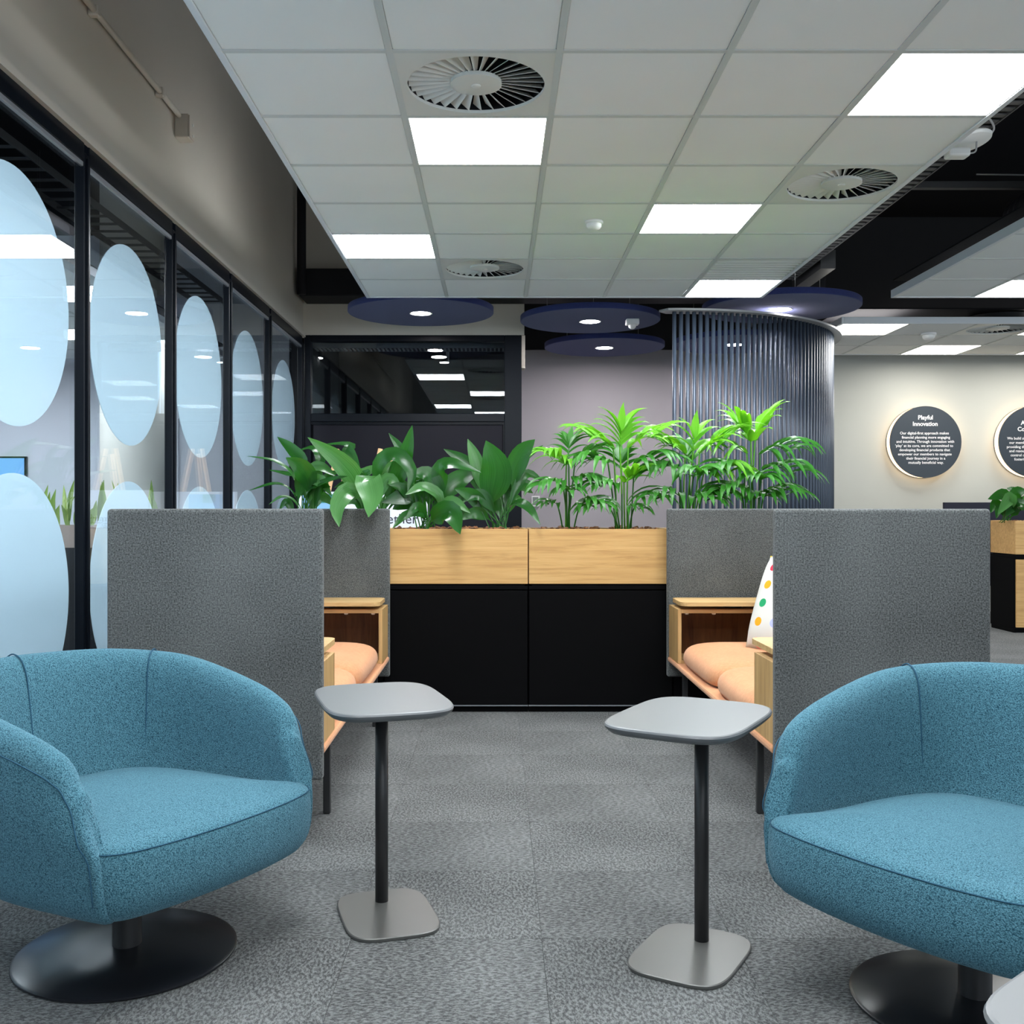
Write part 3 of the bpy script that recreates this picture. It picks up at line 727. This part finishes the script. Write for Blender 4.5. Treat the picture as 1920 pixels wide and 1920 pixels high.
asp_plant('upright aspidistra with tall broad leaves at the middle of the planters', 936, 988, 5.87, [
    ([(922,935),(930,880),(911,826)], 62, -.08, 'd', {'up': UPX, 'stem': .3, 'fold': .12}),
    ([(940,930),(948,890),(957,860)], 30, .1, 'l', {'up': UPX, 'stem': .3}),
    ([(958,930),(964,885),(980,848),(1003,824)], 40, -.05, 'd', {'up': UPX, 'stem': .35}),
    ([(908,920),(893,865),(877,823)], 28, .06, 'l', {'up': UPX, 'stem': .3}),
    ([(900,920),(876,870),(832,842)], 28, .1, 'd', {'up': UPX, 'stem': .3}),
    ([(962,900),(980,862),(1018,835)], 18, .15, 'd', {'up': UPX, 'stem': .3}),
    ([(955,955),(970,943),(993,955),(1013,984)], 24, -.28, 'd', {'up': Vector((0,-.7,.7)), 'stem': .2}),
    ([(910,955),(885,930),(852,916)], 30, -.1, 'd', {'up': UPX}),
    ([(912,970),(890,962),(862,975)], 24, -.1, 'd', {'up': UPX}),
    ([(915,940),(904,900),(896,880)], 36, .1, 'd', {'up': UPX}),
    ([(945,930),(952,900),(970,880)], 34, .12, 'd', {'up': UPX}),
    ([(930,945),(935,910),(932,885)], 40, .16, 'd', {'up': UPX, 'stem': .2}),
])
# far plant by the signs
asp_plant('leafy dark plant in the far planter by the sign wall', 1885, 975, 9.48, [
    ([(1885,950),(1880,928),(1852,936)], 26, -.2, 'd', {'up': UPX}), ([(1880,960),(1865,945),(1857,962)], 20, -.2, 'd', {'up': UPX}),
    ([(1890,955),(1892,935),(1870,965)], 28, -.3, 'l', {'up': UPX}), ([(1900,950),(1905,925),(1925,920)], 28, -.1, 'd', {'up': UPX}),
    ([(1895,960),(1912,945),(1925,960)], 24, -.2, 'd', {'up': UPX}), ([(1885,965),(1872,955),(1868,972)], 18, -.25, 'd', {'up': UPX}),
    ([(1897,940),(1900,922),(1888,915)], 20, .1, 'd', {'up': UPX}), ([(1905,955),(1925,940),(1940,955)], 24, -.1, 'l', {'up': UPX}), ([(1900,965),(1898,950),(1885,968)], 24, -.2, 'd', {'up': UPX})],
    'far planter plants')

def frond_mesh(o, base, crown, direc, n, L, W, rnd, spread, arch):
    """one palm frond: a stalk from base to crown and a fan of long leaflets"""
    vs, fs, uv = [], [], []
    direc = direc.normalized()
    side = direc.cross(Vector((0,0,1)))
    if side.length < .05: side = Vector((1,0,0))
    side.normalize()
    rl = L*.60
    rach = catmull([crown, crown+direc*rl*.5, crown+direc*rl+Vector((0,0,-arch*rl*.35))], 8)
    tube_data([p-o for p in catmull([base, base.lerp(crown, .5)+Vector((rnd.uniform(-.008,.008), 0, 0)), crown], 6)] + [p-o for p in rach[1:]], [.0045]*6+[.0035-.0004*i for i in range(7)], 5, vs, fs)
    uv = [(.5, .1)]*len(vs)
    for i in range(n):
        t = (i//2+.5)/((n+1)//2); s = 1 if i % 2 else -1
        q = rach[min(7, int(t*7.5))]
        last = i >= n-1
        dv = (direc*(.55+.55*t) + side*s*(0 if last else spread*(1.15-.6*t)) + Vector((0,0,.30-.1*t+rnd.uniform(-.06,.06)))).normalized()
        ln = L*(.58+.42*math.sin(PI*min(1, .25+.65*t)))*rnd.uniform(.85, 1.1)
        p = q-o; b0 = len(vs); ns = 7; dd = dv.copy()
        for j in range(ns+1):
            u = j/ns
            w = W*.5*max(.05, math.sin(PI*min(1, (.08+.92*u))**.75)**.9 if u < 1 else .02)
            sd = dd.cross(Vector((0,-.35,1))); sd = sd.normalized() if sd.length > .01 else side; nn = sd.cross(dd).normalized()
            for k, f in ((-1, .3), (0, 0), (1, .3)): vs.append(p+sd*w*k+nn*w*f); uv.append(((k+1)/2, u))
            dd = (dd+Vector((0,0,-1))*(arch*.20*(.4+u))).normalized(); p = p+dd*ln/ns
        for j in range(ns):
            for k in range(2):
                a = b0+j*3+k; fs.append((a, a+1, a+4, a+3))
    me = mesh('frond', vs, fs); ul = me.uv_layers.new(name='UVMap')
    for l in me.loops: ul.data[l.index].uv = uv[l.vertex_index]
    for p in me.polygons: p.use_smooth = True
    return me
def palm(label, bx, d, fronds, seed):
    base = P(bx, 988, d); base.z = 1.0
    t = thing('parlour_palm', label, 'plant', base, 0, 'parlour palms in the planter row'); rnd = random.Random(seed)
    for (cx, cy, ddx, ddz, ddy, L, n, W, kind) in fronds:
        crown = P(cx, cy, d+ddy*.08)
        b = base + Vector(((cx-bx)*.0012+rnd.uniform(-.02, .02), rnd.uniform(-.05, .05), -.005))
        me = frond_mesh(base, b, crown, Vector((ddx, ddy, ddz)), n+2, L*(.92 if ddz > .8 else 1.15)*d/1920, W*1.1*d/1920, rnd, .8, 1.0 if ddz > .55 else 1.55)
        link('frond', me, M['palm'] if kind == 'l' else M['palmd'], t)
    return t
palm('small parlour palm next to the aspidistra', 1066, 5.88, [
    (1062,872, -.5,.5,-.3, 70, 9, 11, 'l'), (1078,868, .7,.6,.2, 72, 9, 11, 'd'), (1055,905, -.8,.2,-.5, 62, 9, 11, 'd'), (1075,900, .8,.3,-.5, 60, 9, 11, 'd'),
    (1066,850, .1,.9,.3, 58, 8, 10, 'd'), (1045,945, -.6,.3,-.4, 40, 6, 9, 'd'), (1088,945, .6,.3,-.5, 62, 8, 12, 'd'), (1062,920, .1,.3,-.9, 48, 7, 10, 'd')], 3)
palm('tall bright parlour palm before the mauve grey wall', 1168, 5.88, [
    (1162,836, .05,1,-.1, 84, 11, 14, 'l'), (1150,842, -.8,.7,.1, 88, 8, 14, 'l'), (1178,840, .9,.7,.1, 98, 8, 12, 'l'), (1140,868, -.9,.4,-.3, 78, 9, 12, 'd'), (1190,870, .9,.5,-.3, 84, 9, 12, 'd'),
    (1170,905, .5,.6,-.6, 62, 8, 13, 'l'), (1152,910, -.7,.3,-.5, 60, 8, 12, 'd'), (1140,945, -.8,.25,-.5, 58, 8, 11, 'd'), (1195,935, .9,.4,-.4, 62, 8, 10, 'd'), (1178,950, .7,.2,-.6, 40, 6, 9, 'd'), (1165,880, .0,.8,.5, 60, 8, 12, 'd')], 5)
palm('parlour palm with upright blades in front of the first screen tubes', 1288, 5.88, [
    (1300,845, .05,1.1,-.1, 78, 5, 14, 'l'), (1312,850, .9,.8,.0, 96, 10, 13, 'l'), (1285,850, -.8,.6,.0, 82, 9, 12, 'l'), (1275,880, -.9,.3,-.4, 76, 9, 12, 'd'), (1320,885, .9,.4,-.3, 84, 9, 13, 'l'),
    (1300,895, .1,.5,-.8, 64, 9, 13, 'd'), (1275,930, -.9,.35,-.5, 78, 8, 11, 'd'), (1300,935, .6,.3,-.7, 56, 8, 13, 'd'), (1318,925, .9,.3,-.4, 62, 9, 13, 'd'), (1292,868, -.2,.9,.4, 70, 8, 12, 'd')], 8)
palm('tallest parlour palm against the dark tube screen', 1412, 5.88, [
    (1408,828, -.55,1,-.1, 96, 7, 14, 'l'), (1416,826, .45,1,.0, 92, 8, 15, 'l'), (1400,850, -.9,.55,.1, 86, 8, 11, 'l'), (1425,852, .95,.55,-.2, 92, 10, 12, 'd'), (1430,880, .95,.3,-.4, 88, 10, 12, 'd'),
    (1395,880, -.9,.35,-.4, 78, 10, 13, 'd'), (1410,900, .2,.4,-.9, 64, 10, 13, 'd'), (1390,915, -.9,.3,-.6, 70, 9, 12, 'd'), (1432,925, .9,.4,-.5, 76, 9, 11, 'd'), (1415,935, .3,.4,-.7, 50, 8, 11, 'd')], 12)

# ------------------------------------------------------------------ easels behind the planters
def easel(label, x, y, top, w, bl, prints, words=None):
    t = thing('display_easel', label, 'easel', (x, y, 0), 0)
    for s in (-1, 1):
        tube('leg', [(s*.34, .0, 0), (s*.035, .10, top)], .017, M['beech'], t, 8)
    tube('rear_leg', [(0, .62, 0), (0, .12, top-.04)], .016, M['beech'], t, 8)
    box('crossbar', (-.27, .02, .62), (.27, .06, .66), M['beech'], t, .004); box('ledge', (-.30, -.05, .60), (.30, .03, .62), M['beech'], t, .003)
    b = thing('display_board', bl, 'board', (x, y-.012, .622)); b.rotation_euler = (R(-5), 0, 0)
    box('panel', (-w/2, -.006, 0), (w/2, .0, .64), M['board'], b, .001)
    for nm, lo, hi, m in prints: box(nm, (lo[0], -.0068, lo[1]), (hi[0], -.0058, hi[1]), M[m], b)
    if words: text('lettering', words[0], words[1], (words[2], -.0075, words[3]), M['ink'], b)
easel('beech easel behind the planters nearer the glass wall', -1.22, 8.0, 1.60, .66, 'blue and white display board nearer the glass wall', [('print_block', (-.30, .30), (.05, .62), 'sky'), ('print_shape', (-.16, .55), (-.06, .62), 'teal_print'), ('print_dot', (.20, .42), (.28, .50), 'yellow_print')])
easel('beech easel behind the planters in front of the charcoal door', -.80, 7.3, 1.56, .62, 'white display board with lettering behind the aspidistra', [('print_dot', (-.26, .40), (-.18, .48), 'yellow_print')], ('Together', .10, .05, .43))

# ------------------------------------------------------------------ the next room behind the glass
o = lathe('column', [(.30, 0), (.30, ZS)], M['concrete'], None, 48, (-3.55, 10.0)); struct(o)
w = struct(bpy.data.objects.new('door_2', None)); COL.objects.link(w)
box('leaf', (-4.55, 11.86, 0), (-3.75, 11.9, 2.1), M['door_wood'], w); box('architrave', (-4.62, 11.85, 0), (-4.55, 11.9, 2.17), M['room'], w); box('architrave', (-3.75, 11.85, 0), (-3.68, 11.9, 2.17), M['room'], w); box('architrave', (-4.55, 11.85, 2.1), (-3.75, 11.9, 2.17), M['room'], w)
t = thing('wall_screen', 'large blue lit screen on the far wall of the next room', 'screen', (-6.24, 11.9, 0))
box('bezel', (-.75, -.05, .75), (.80, -.01, 1.73), M['frame'], t); box('display', (-.73, -.055, .77), (.78, -.05, 1.71), M['screen'], t)
t = thing('trough_stand', 'dark cabinet carrying the snake plants in the next room', 'cabinet', (-3.0, 7.5, 0))
box('body', (-.55, 0, .04), (.55, .4, .84), M['duct'], t, .004); box('plinth', (-.5, .03, 0), (.5, .37, .04), M['black'], t)
t = thing('plant_trough', 'mushroom coloured trough of snake plants behind the glass', 'planter', (-3.0, 7.5, .84))
vs = []
for z, e in ((0, .03), (.165, 0), (.165, .015), (.14, .018)):
    vs.append([(-.5+e, 0+e, z), (.5-e, 0+e, z), (.5-e, .3-e, z), (-.5+e, .3-e, z)])
rings('trough', vs, M['mush'], t, smooth=False); box('soil', (-.48, .02, .13), (.48, .28, .15), M['soil'], t)
rnd = random.Random(4)
for q in range(7):
    c = Vector((-3.42+q*.14, 7.65, .985))
    t = thing('snake_plant', ['first', 'second', 'third', 'fourth', 'fifth', 'sixth', 'last'][q]+' variegated snake plant along the mushroom trough, counted from the picture edge', 'plant', c, 0, 'snake plants in the trough')
    for j in range(5):
        b = c + Vector((rnd.uniform(-.05, .05), rnd.uniform(-.07, .07), 0)); h = rnd.uniform(.16, .36)
        leaf(t, b, [b, b+Vector((rnd.uniform(-.02,.02), rnd.uniform(-.02,.02), h*.5)), b+Vector((rnd.uniform(-.05,.05), rnd.uniform(-.04,.04), h))], .045, M['snake'], .0, .4, Vector((rnd.uniform(-1,1), -1, 0)))
# trays and coloured cables over the next room
for q, (xx, zz, lb) in enumerate(((-2.35, 3.15, 'dark cable tray in the next room nearest the glass'), (-3.2, 3.3, 'dark cable tray deeper in the next room'))):
    t = thing('cable_tray', lb, 'cable tray', (xx, 2.5, zz))
    for sx in (0, .3): box('side_rail', (sx, 0, 0), (sx+.012, 8.5, .05), M['tray'], t)
    for kk in range(40): box('rung', (.012, .1+kk*.21, .005), (.30, .12+kk*.21, .02), M['tray'], t)
for nm, xx, m, lb in (('red_cable', -2.25, 'red', 'red data cable lying in the tray behind the glass'), ('yellow_cable', -2.19, 'lime', 'yellow data cable lying in the tray behind the glass'), ('grey_cable', -2.13, 'cablegrey', 'grey data cable lying in the tray behind the glass')):
    tag(tube(nm, catmull([(xx+.012*math.sin(kk*1.7), 2.6+kk*.7, 3.183) for kk in range(12)], 60), .011, M[m], n=6), lb, 'cable')
tag(box('air_duct', (-1.5, 9.9, 2.95), (.09, 10.3, ZS-.002), M['duct']), 'black air duct seen through the pane above the door', 'duct')

for q, (xx, yy, dd, lb) in enumerate(((596, 662, 10.6, 'black can spotlight behind the transom, near the glass wall'), (823, 660, 10.5, 'larger black can spotlight behind the transom'), (833, 671, 11.3, 'small black can spotlight behind the transom'))):
    c = P(xx, yy, dd); t = thing('can_spotlight', lb, 'spotlight', c, 0, 'can spotlights behind the transom'); rr = (.055, .085, .055)[q]
    lathe('can', [(rr, -.05), (rr, .10), (.02, .10)], M['duct'], t, 24); lathe('lens', [(.003, -.055), (rr*.9, -.055), (rr*.9, -.05), (.003, -.05)], M['panel2'], t, 24)
    tube('stem', [(0, 0, .10), (0, 0, ZS-c.z)], .008, M['duct'], t, 6)
t = thing('cable_tray', 'perforated grey cable tray behind the transom glass', 'cable tray', (-1.75, 9.75, 2.655))
for xx in (.3, 1.6): tube('hanger_rod', [(xx, .11, .01), (xx, .11, ZS-2.655)], .006, M['tray'], t, 6)
for yy in (0, .22): box('side_rail', (0, yy, 0), (1.93, yy+.008, .05), M['tray'], t)
rm = None
for q in range(48):
    if rm is None: rm = box('rung', (.01, .008, .002), (.026, .22, .012), M['plate'], t).data
    else:
        o = bpy.data.objects.new('rung', rm); COL.objects.link(o); o.parent = t; o.location = (q*.04, 0, 0)
# ------------------------------------------------------------------ booth seats
def booth(xa, sgn, labels):
    """xa: aisle edge; the bench runs away from it in direction sgn"""
    Y0, Y1 = 3.41, 5.60
    t = thing('booth_seat', labels, 'booth', (xa, Y0, 0), 0, 'grey high-sided booth seats')
    L = Y1-Y0; W = .72
    def bx(name, x0, x1, y0, y1, z0, z1, m, bev=0, seg=1, par=None, sm=False):
        a, b = sorted((sgn*x0, sgn*x1)); return box(name, (a, y0, z0), (b, y1, z1), m, par or t, bev, seg, sm)
    bx('end_panel', 0, W, 0, .042, .222, 1.128, M['felt'], .012, 3, sm=False)
    bx('end_panel', 0, W, L-.042, L, .214, 1.128, M['felt'], .012, 3)
    bx('back_panel', W-.045, W, .044, L-.044, .222, 1.128, M['felt'], .012, 3)
    bx('seat_base', .0, W-.05, .045, L-.045, .300, .327, M['tan'], .010, 2)
    # legs
    for yy in (.385, L-.30):
        for xx in (.035, W-.12): bx('leg', xx, xx+.026, yy-.013, yy+.013, 0, .30, M['dark_metal'], .003)
    # cushions
    c0, c1 = .32, L-.325; mid = (c0+c1)/2
    for ya, yb in ((c0-.03, mid), (mid, c1+.03)):
        lo = []
        n = 28
        def outline(ins):
            pts = []
            xa_, xb_ = .012+ins, W-.06-ins; y_a, y_b = ya+ins*.8, yb-ins*.8
            cx, cy, hx, hy = (xa_+xb_)/2, (y_a+y_b)/2, (xb_-xa_)/2, (y_b-y_a)/2
            for k in range(n):
                a = 2*PI*k/n; c, s = math.cos(a), math.sin(a); e = 2/7
                pts.append((sgn*(cx+hx*math.copysign(abs(c)**e, c)), cy+hy*math.copysign(abs(s)**e, s)))
            return pts
        for ins, z in ((.035, .328), (.012, .335), (.0, .362), (.004, .395), (.02, .420), (.05, .438), (.12, .452), (.22, .458)):
            lo.append([(x, y, z) for x, y in outline(ins)])
        rings('seat_cushion', lo, M['tan'], t, sub=1)
    # storage boxes with raised tray tops
    th = .020
    for ya, yb, near in ((.046, .31, True), (L-.315, L-.046, False)):
        b = bx('storage_box', .008, .008+th, ya, yb, .328, .608, M['oak2'], .001)
        bx('top_board', .008+th, W-.05, ya, yb, .608-th, .608, M['oak2h'], .001, 1, b)
        bx('bottom_board', .008+th, W-.05, ya, yb, .328, .345, M['oak2h'], 0, 1, b)
        bx('rear_board', W-.07, W-.05, ya, yb, .345, .588, M['oak2'], 0, 1, b)
        if near: bx('back_veneer', .028, W-.07, ya, ya+.012, .345, .588, M['walnut'], 0, 1, b)
        else: bx('back_veneer', .028, W-.07, yb-.012, yb, .345, .588, M['walnut'], 0, 1, b)
        for xx in (.06, .20, .5):
            yf = yb-.03 if near else ya+.03
            o = lathe('cam_bolt', [(.002, -.008), (.006, -.010), (.010, -.008), (.011, 0), (.002, 0)], M['white_metal'], b, 14); o.location = (sgn*xx, yf, .588)
        # tray
        if near: tx0, tx1, ty0, ty1 = .018, W-.10, ya+.02, yb+.11
        else: tx0, tx1, ty0, ty1 = .018, W-.10, ya-.05, yb-.02
        cx, cy, hx, hy = (tx0+tx1)/2, (ty0+ty1)/2, (tx1-tx0)/2, (ty1-ty0)/2; r = .045
        pts = []
        for qx, qy, a0 in ((1,1,0), (-1,1,PI/2), (-1,-1,PI), (1,-1,3*PI/2)):
            for kk in range(6):
                a = a0+kk/5*PI/2; pts.append((cx+qx*(hx-r)+r*math.cos(a), cy+qy*(hy-r)+r*math.sin(a)))
        tr = rings('tray_top', [[(sgn*x, y, .628) for x, y in pts], [(sgn*x, y, .648) for x, y in pts]], M['oak2h'], t, smooth=False)
        o = lathe('tray_pivot', [(.05, .608), (.05, .628)], M['dark_metal'], tr, 20); o.location = (sgn*(cx), ya+.13, 0)
    return t
booth(-.578, -1, 'grey felt booth seat beside the glass wall')
booth(.930, 1, 'grey felt booth seat holding the dotted cushion')
# dotted cushion
t = thing('scatter_cushion', 'white scatter cushion with bright coloured dots in the booth', 'cushion', (1.36, 4.78, .445))
n = 20; vs, fs, uv = [], [], []
for side in (1, -1):
    for i in range(n+1):
        for j in range(n+1):
            u, v = i/n*2-1, j/n*2-1
            h = ((1-u**4)*(1-v**4))**.5*.085
            k = 1-.06*(u*u+v*v-.6*u*u*v*v)*.9
            pinch = 1-.07*(1-abs(u)**2)*abs(v)**3; pinch2 = 1-.07*(1-abs(v)**2)*abs(u)**3
            vs.append((side*h, u*.245*pinch, v*.245*pinch2+.245)); uv.append(((u+1)/2*.49, (v+1)/2*.49))
N = (n+1)**2
for s in range(2):
    for i in range(n):
        for j in range(n):
            q = [s*N+i*(n+1)+j, s*N+(i+1)*(n+1)+j, s*N+(i+1)*(n+1)+j+1, s*N+i*(n+1)+j+1]
            fs.append(q if s == 0 else q[::-1])
me = mesh('cover', vs, fs); ul = me.uv_layers.new(name='UVMap')
for l in me.loops: ul.data[l.index].uv = uv[l.vertex_index]
bm = bmesh.new(); bm.from_mesh(me); bmesh.ops.remove_doubles(bm, verts=bm.verts[:], dist=1e-5); bmesh.ops.recalc_face_normals(bm, faces=bm.faces[:]); bm.to_mesh(me); bm.free()
o = link('cover', me, M['pillow'], t, True); t.rotation_euler = (0, R(24), R(38))

# ------------------------------------------------------------------ side tables
def squircle(a, b, e=4.2, n=56):
    pts = []
    for k in range(n):
        q = 2*PI*k/n; c, s = math.cos(q), math.sin(q)
        pts.append((a*math.copysign(abs(c)**(2/e), c), b*math.copysign(abs(s)**(2/e), s)))
    return pts
def side_table(label, x, y, rz, h=.585, ox=0.0):
    t = thing('side_table', label, 'table', (x, y, 0), rz, 'graphite side tables')
    A, B = .178, .245
    lo = []
    for ins, z in ((.035, h-.026), (.012, h-.022), (.002, h-.012), (.0, h-.006), (.0022, h-.0015), (.006, h)):
        lo.append([(px_+ox, py_, z) for px_, py_ in squircle(A-ins, B-ins)])
    o = rings('table_top', lo, M['table_top'], t); autosmooth(o, 40)
    bl = [[(px_, py_-.085, z) for px_, py_ in squircle(.128-ins, .170-ins)] for ins, z in ((.001, .001), (0, .004), (.0, .009), (.0025, .011))]
    autosmooth(rings('base_plate', bl, M['table_base'], t), 40)
    tube('pole', [(0, 0, .011), (0, 0, h-.028)], .0185, M['dark_metal'], t, 24)
    lathe('top_flange', [(.07, h-.030), (.07, h-.026)], M['dark_metal'], t, 24)
    return t
side_table('graphite side table standing beside the armchair near the glass wall', -.326, 2.92, R(17), .592)
side_table('graphite side table with angled top before the dotted cushion booth', .533, 2.655, R(-30), .592, -.03)
side_table('graphite side table cropped by the bottom picture corner', .775, 1.02, R(40), .585)

# ------------------------------------------------------------------ swivel armchairs
def armchair(label, x, y, rz):
    t = thing('swivel_armchair', label, 'armchair', (x, y, 0), rz, 'teal swivel tub armchairs')
    ctrl = [(.300,-.312),(.25,-.330),(.14,-.346),(0,-.350),(-.13,-.335),(-.25,-.275),(-.325,-.155),(-.347,0)]
    ctrl = ctrl + [(a, -b) for a, b in ctrl[-2::-1]]
    NS = 60
    path = catmull([Vector((a, b, 0)) for a, b in ctrl], NS)
    zt = [(0,.728),(.2,.724),(.4,.708),(.6,.672),(.75,.640),(.87,.608),(.94,.582),(.98,.556),(1.0,.535)]
    def top(v):
        v = abs(v)
        for (a, za), (b, zb) in zip(zt, zt[1:]):
            if v <= b:
                u = (v-a)/(b-a); return za+(zb-za)*u
        return zt[-1][1]
    def section(i, shrink=1.0, fwd=0.0):
        p = path[i]; d = (path[min(i+1, NS-1)]-path[max(i-1, 0)]).normalized(); nrm = Vector((-d.y, d.x, 0))
        v = (i/(NS-1))*2-1; Z = top(v); bk = max(0, 1-abs(v)*1.5)
        prof = [(-.050,.33),(-.052,.43),(-.054,Z-.10),(-.050,Z-.045),(-.034,Z-.012),(0,Z),(.034,Z-.014),(.052,Z-.05),(.057,Z-.11),(.054,min(.46,(Z-.11)*.5+.185)),(.047,.37),(.033,.29),(.0,.243),(-.06,.230),(-.12,.228),(-.12,.31)]
        pts = []
        zc = (Z+.28)/2
        for n_, z_ in prof:
            n2 = n_*(1-.36*max(0, abs(v)-.35)**1.5/.52)+.045*bk*(z_-.45)/.27 + (.012 if z_ > .4 else 0)
            z2 = z_; pull = .055*max(0, abs(v)-.80)/.20*max(0, min(1, (.50-z_)/.14))
            if shrink < 1: n2 = -.01+(n2+.01)*shrink; z2 = zc+(z_-zc)*(1-(1-shrink)*.30)
            pts.append(p + nrm*n2 + Vector((fwd+pull-.05, 0, z2)))
        return pts
    loops = [section(0, .30, .024), section(0, .70, .022), section(0, .92, .014)] + [section(i) for i in range(NS)] + [section(NS-1, .92, .014), section(NS-1, .70, .022), section(NS-1, .30, .024)]
    sh = rings('tub_shell', loops, M['teal'], t, sub=1)
    # seams
    up_ = [Vector(section(i)[7]) for i in range(NS)]
    f0 = [Vector(q) for q in section(0)[8:12]]; f1 = [Vector(q) for q in section(NS-1)[8:12]]
    sp = [q+Vector((q.x, q.y, 0)).normalized()*.0025 for q in f0[::-1]+up_+f1]
    tube('edge_seam', catmull(sp, 260), .0018, M['seam'], sh, 5)
    for f in (.335, .5, .665):
        i = int(f*(NS-1)); s = section(i)
        tube('back_seam', catmull([Vector(q) for q in s[1:7]], 24), .0022, M['seam'], sh, 5)
    # seat
    half = [(-.29,0),(-.285,-.12),(-.25,-.23),(-.15,-.285),(.0,-.300),(.15,-.298),(.24,-.302),(.30,-.318),(.34,-.328),(.38,-.318),(.415,-.275),(.436,-.19),(.446,-.10),(.450,0)]
    out = half+[(a, -b) for a, b in half[-2:0:-1]]
    out = [Vector((a-.05, b, 0)) for a, b in out]; n = len(out)
    dense = catmull(out+[out[0]], 73)[:-1]; n = len(dense)
    nr = []
    for i in range(n):
        d = (dense[(i+1) % n]-dense[i-1]).normalized(); nr.append(Vector((d.y, -d.x, 0)))
    cen = Vector((.08, 0, 0))
    def off(o, z, sc=1.0, tilt=True):
        r = []
        for p, q in zip(dense, nr):
            w = cen+(p-q*o-cen)*sc; r.append(Vector((w.x, w.y, z + (.035*(w.x-.1) if z > .36 else .0))))
        return r
    lo = [off(0, .232, .55), off(.06, .234), off(.028, .246), off(.008, .278), off(0, .32), off(0, .355), off(.002, .378), off(.007, .390), off(.020, .402), off(.03, .406, .93), off(.03, .418, .78), off(.03, .428, .55), off(.03, .432, .25)]
    st = rings('seat', lo, M['teal'], t, sub=1)
    sm = off(.0055, .3885)
    k0 = [i for i, p in enumerate(dense) if p.x > .21]
    tube('seat_seam', [sm[i] for i in k0], .0016, M['seam'], st, 5)
    # swivel base
    lathe('swivel_post', [(.036, .02), (.036, .20), (.11, .235), (.11, .25)], M['dark_metal'], t, 28)
    lathe('base_disc', [(.003, .001), (.266, .001), (.271, .005), (.271, .009), (.264, .013), (.14, .020), (.04, .026), (.003, .026)], M['disc_base'], t, 72)
    return t
armchair('teal swivel tub armchair beside the glass wall', -.937, 2.60, R(-32))
armchair('teal swivel tub armchair in front of the dotted cushion booth', 1.09, 2.33, R(180+35))
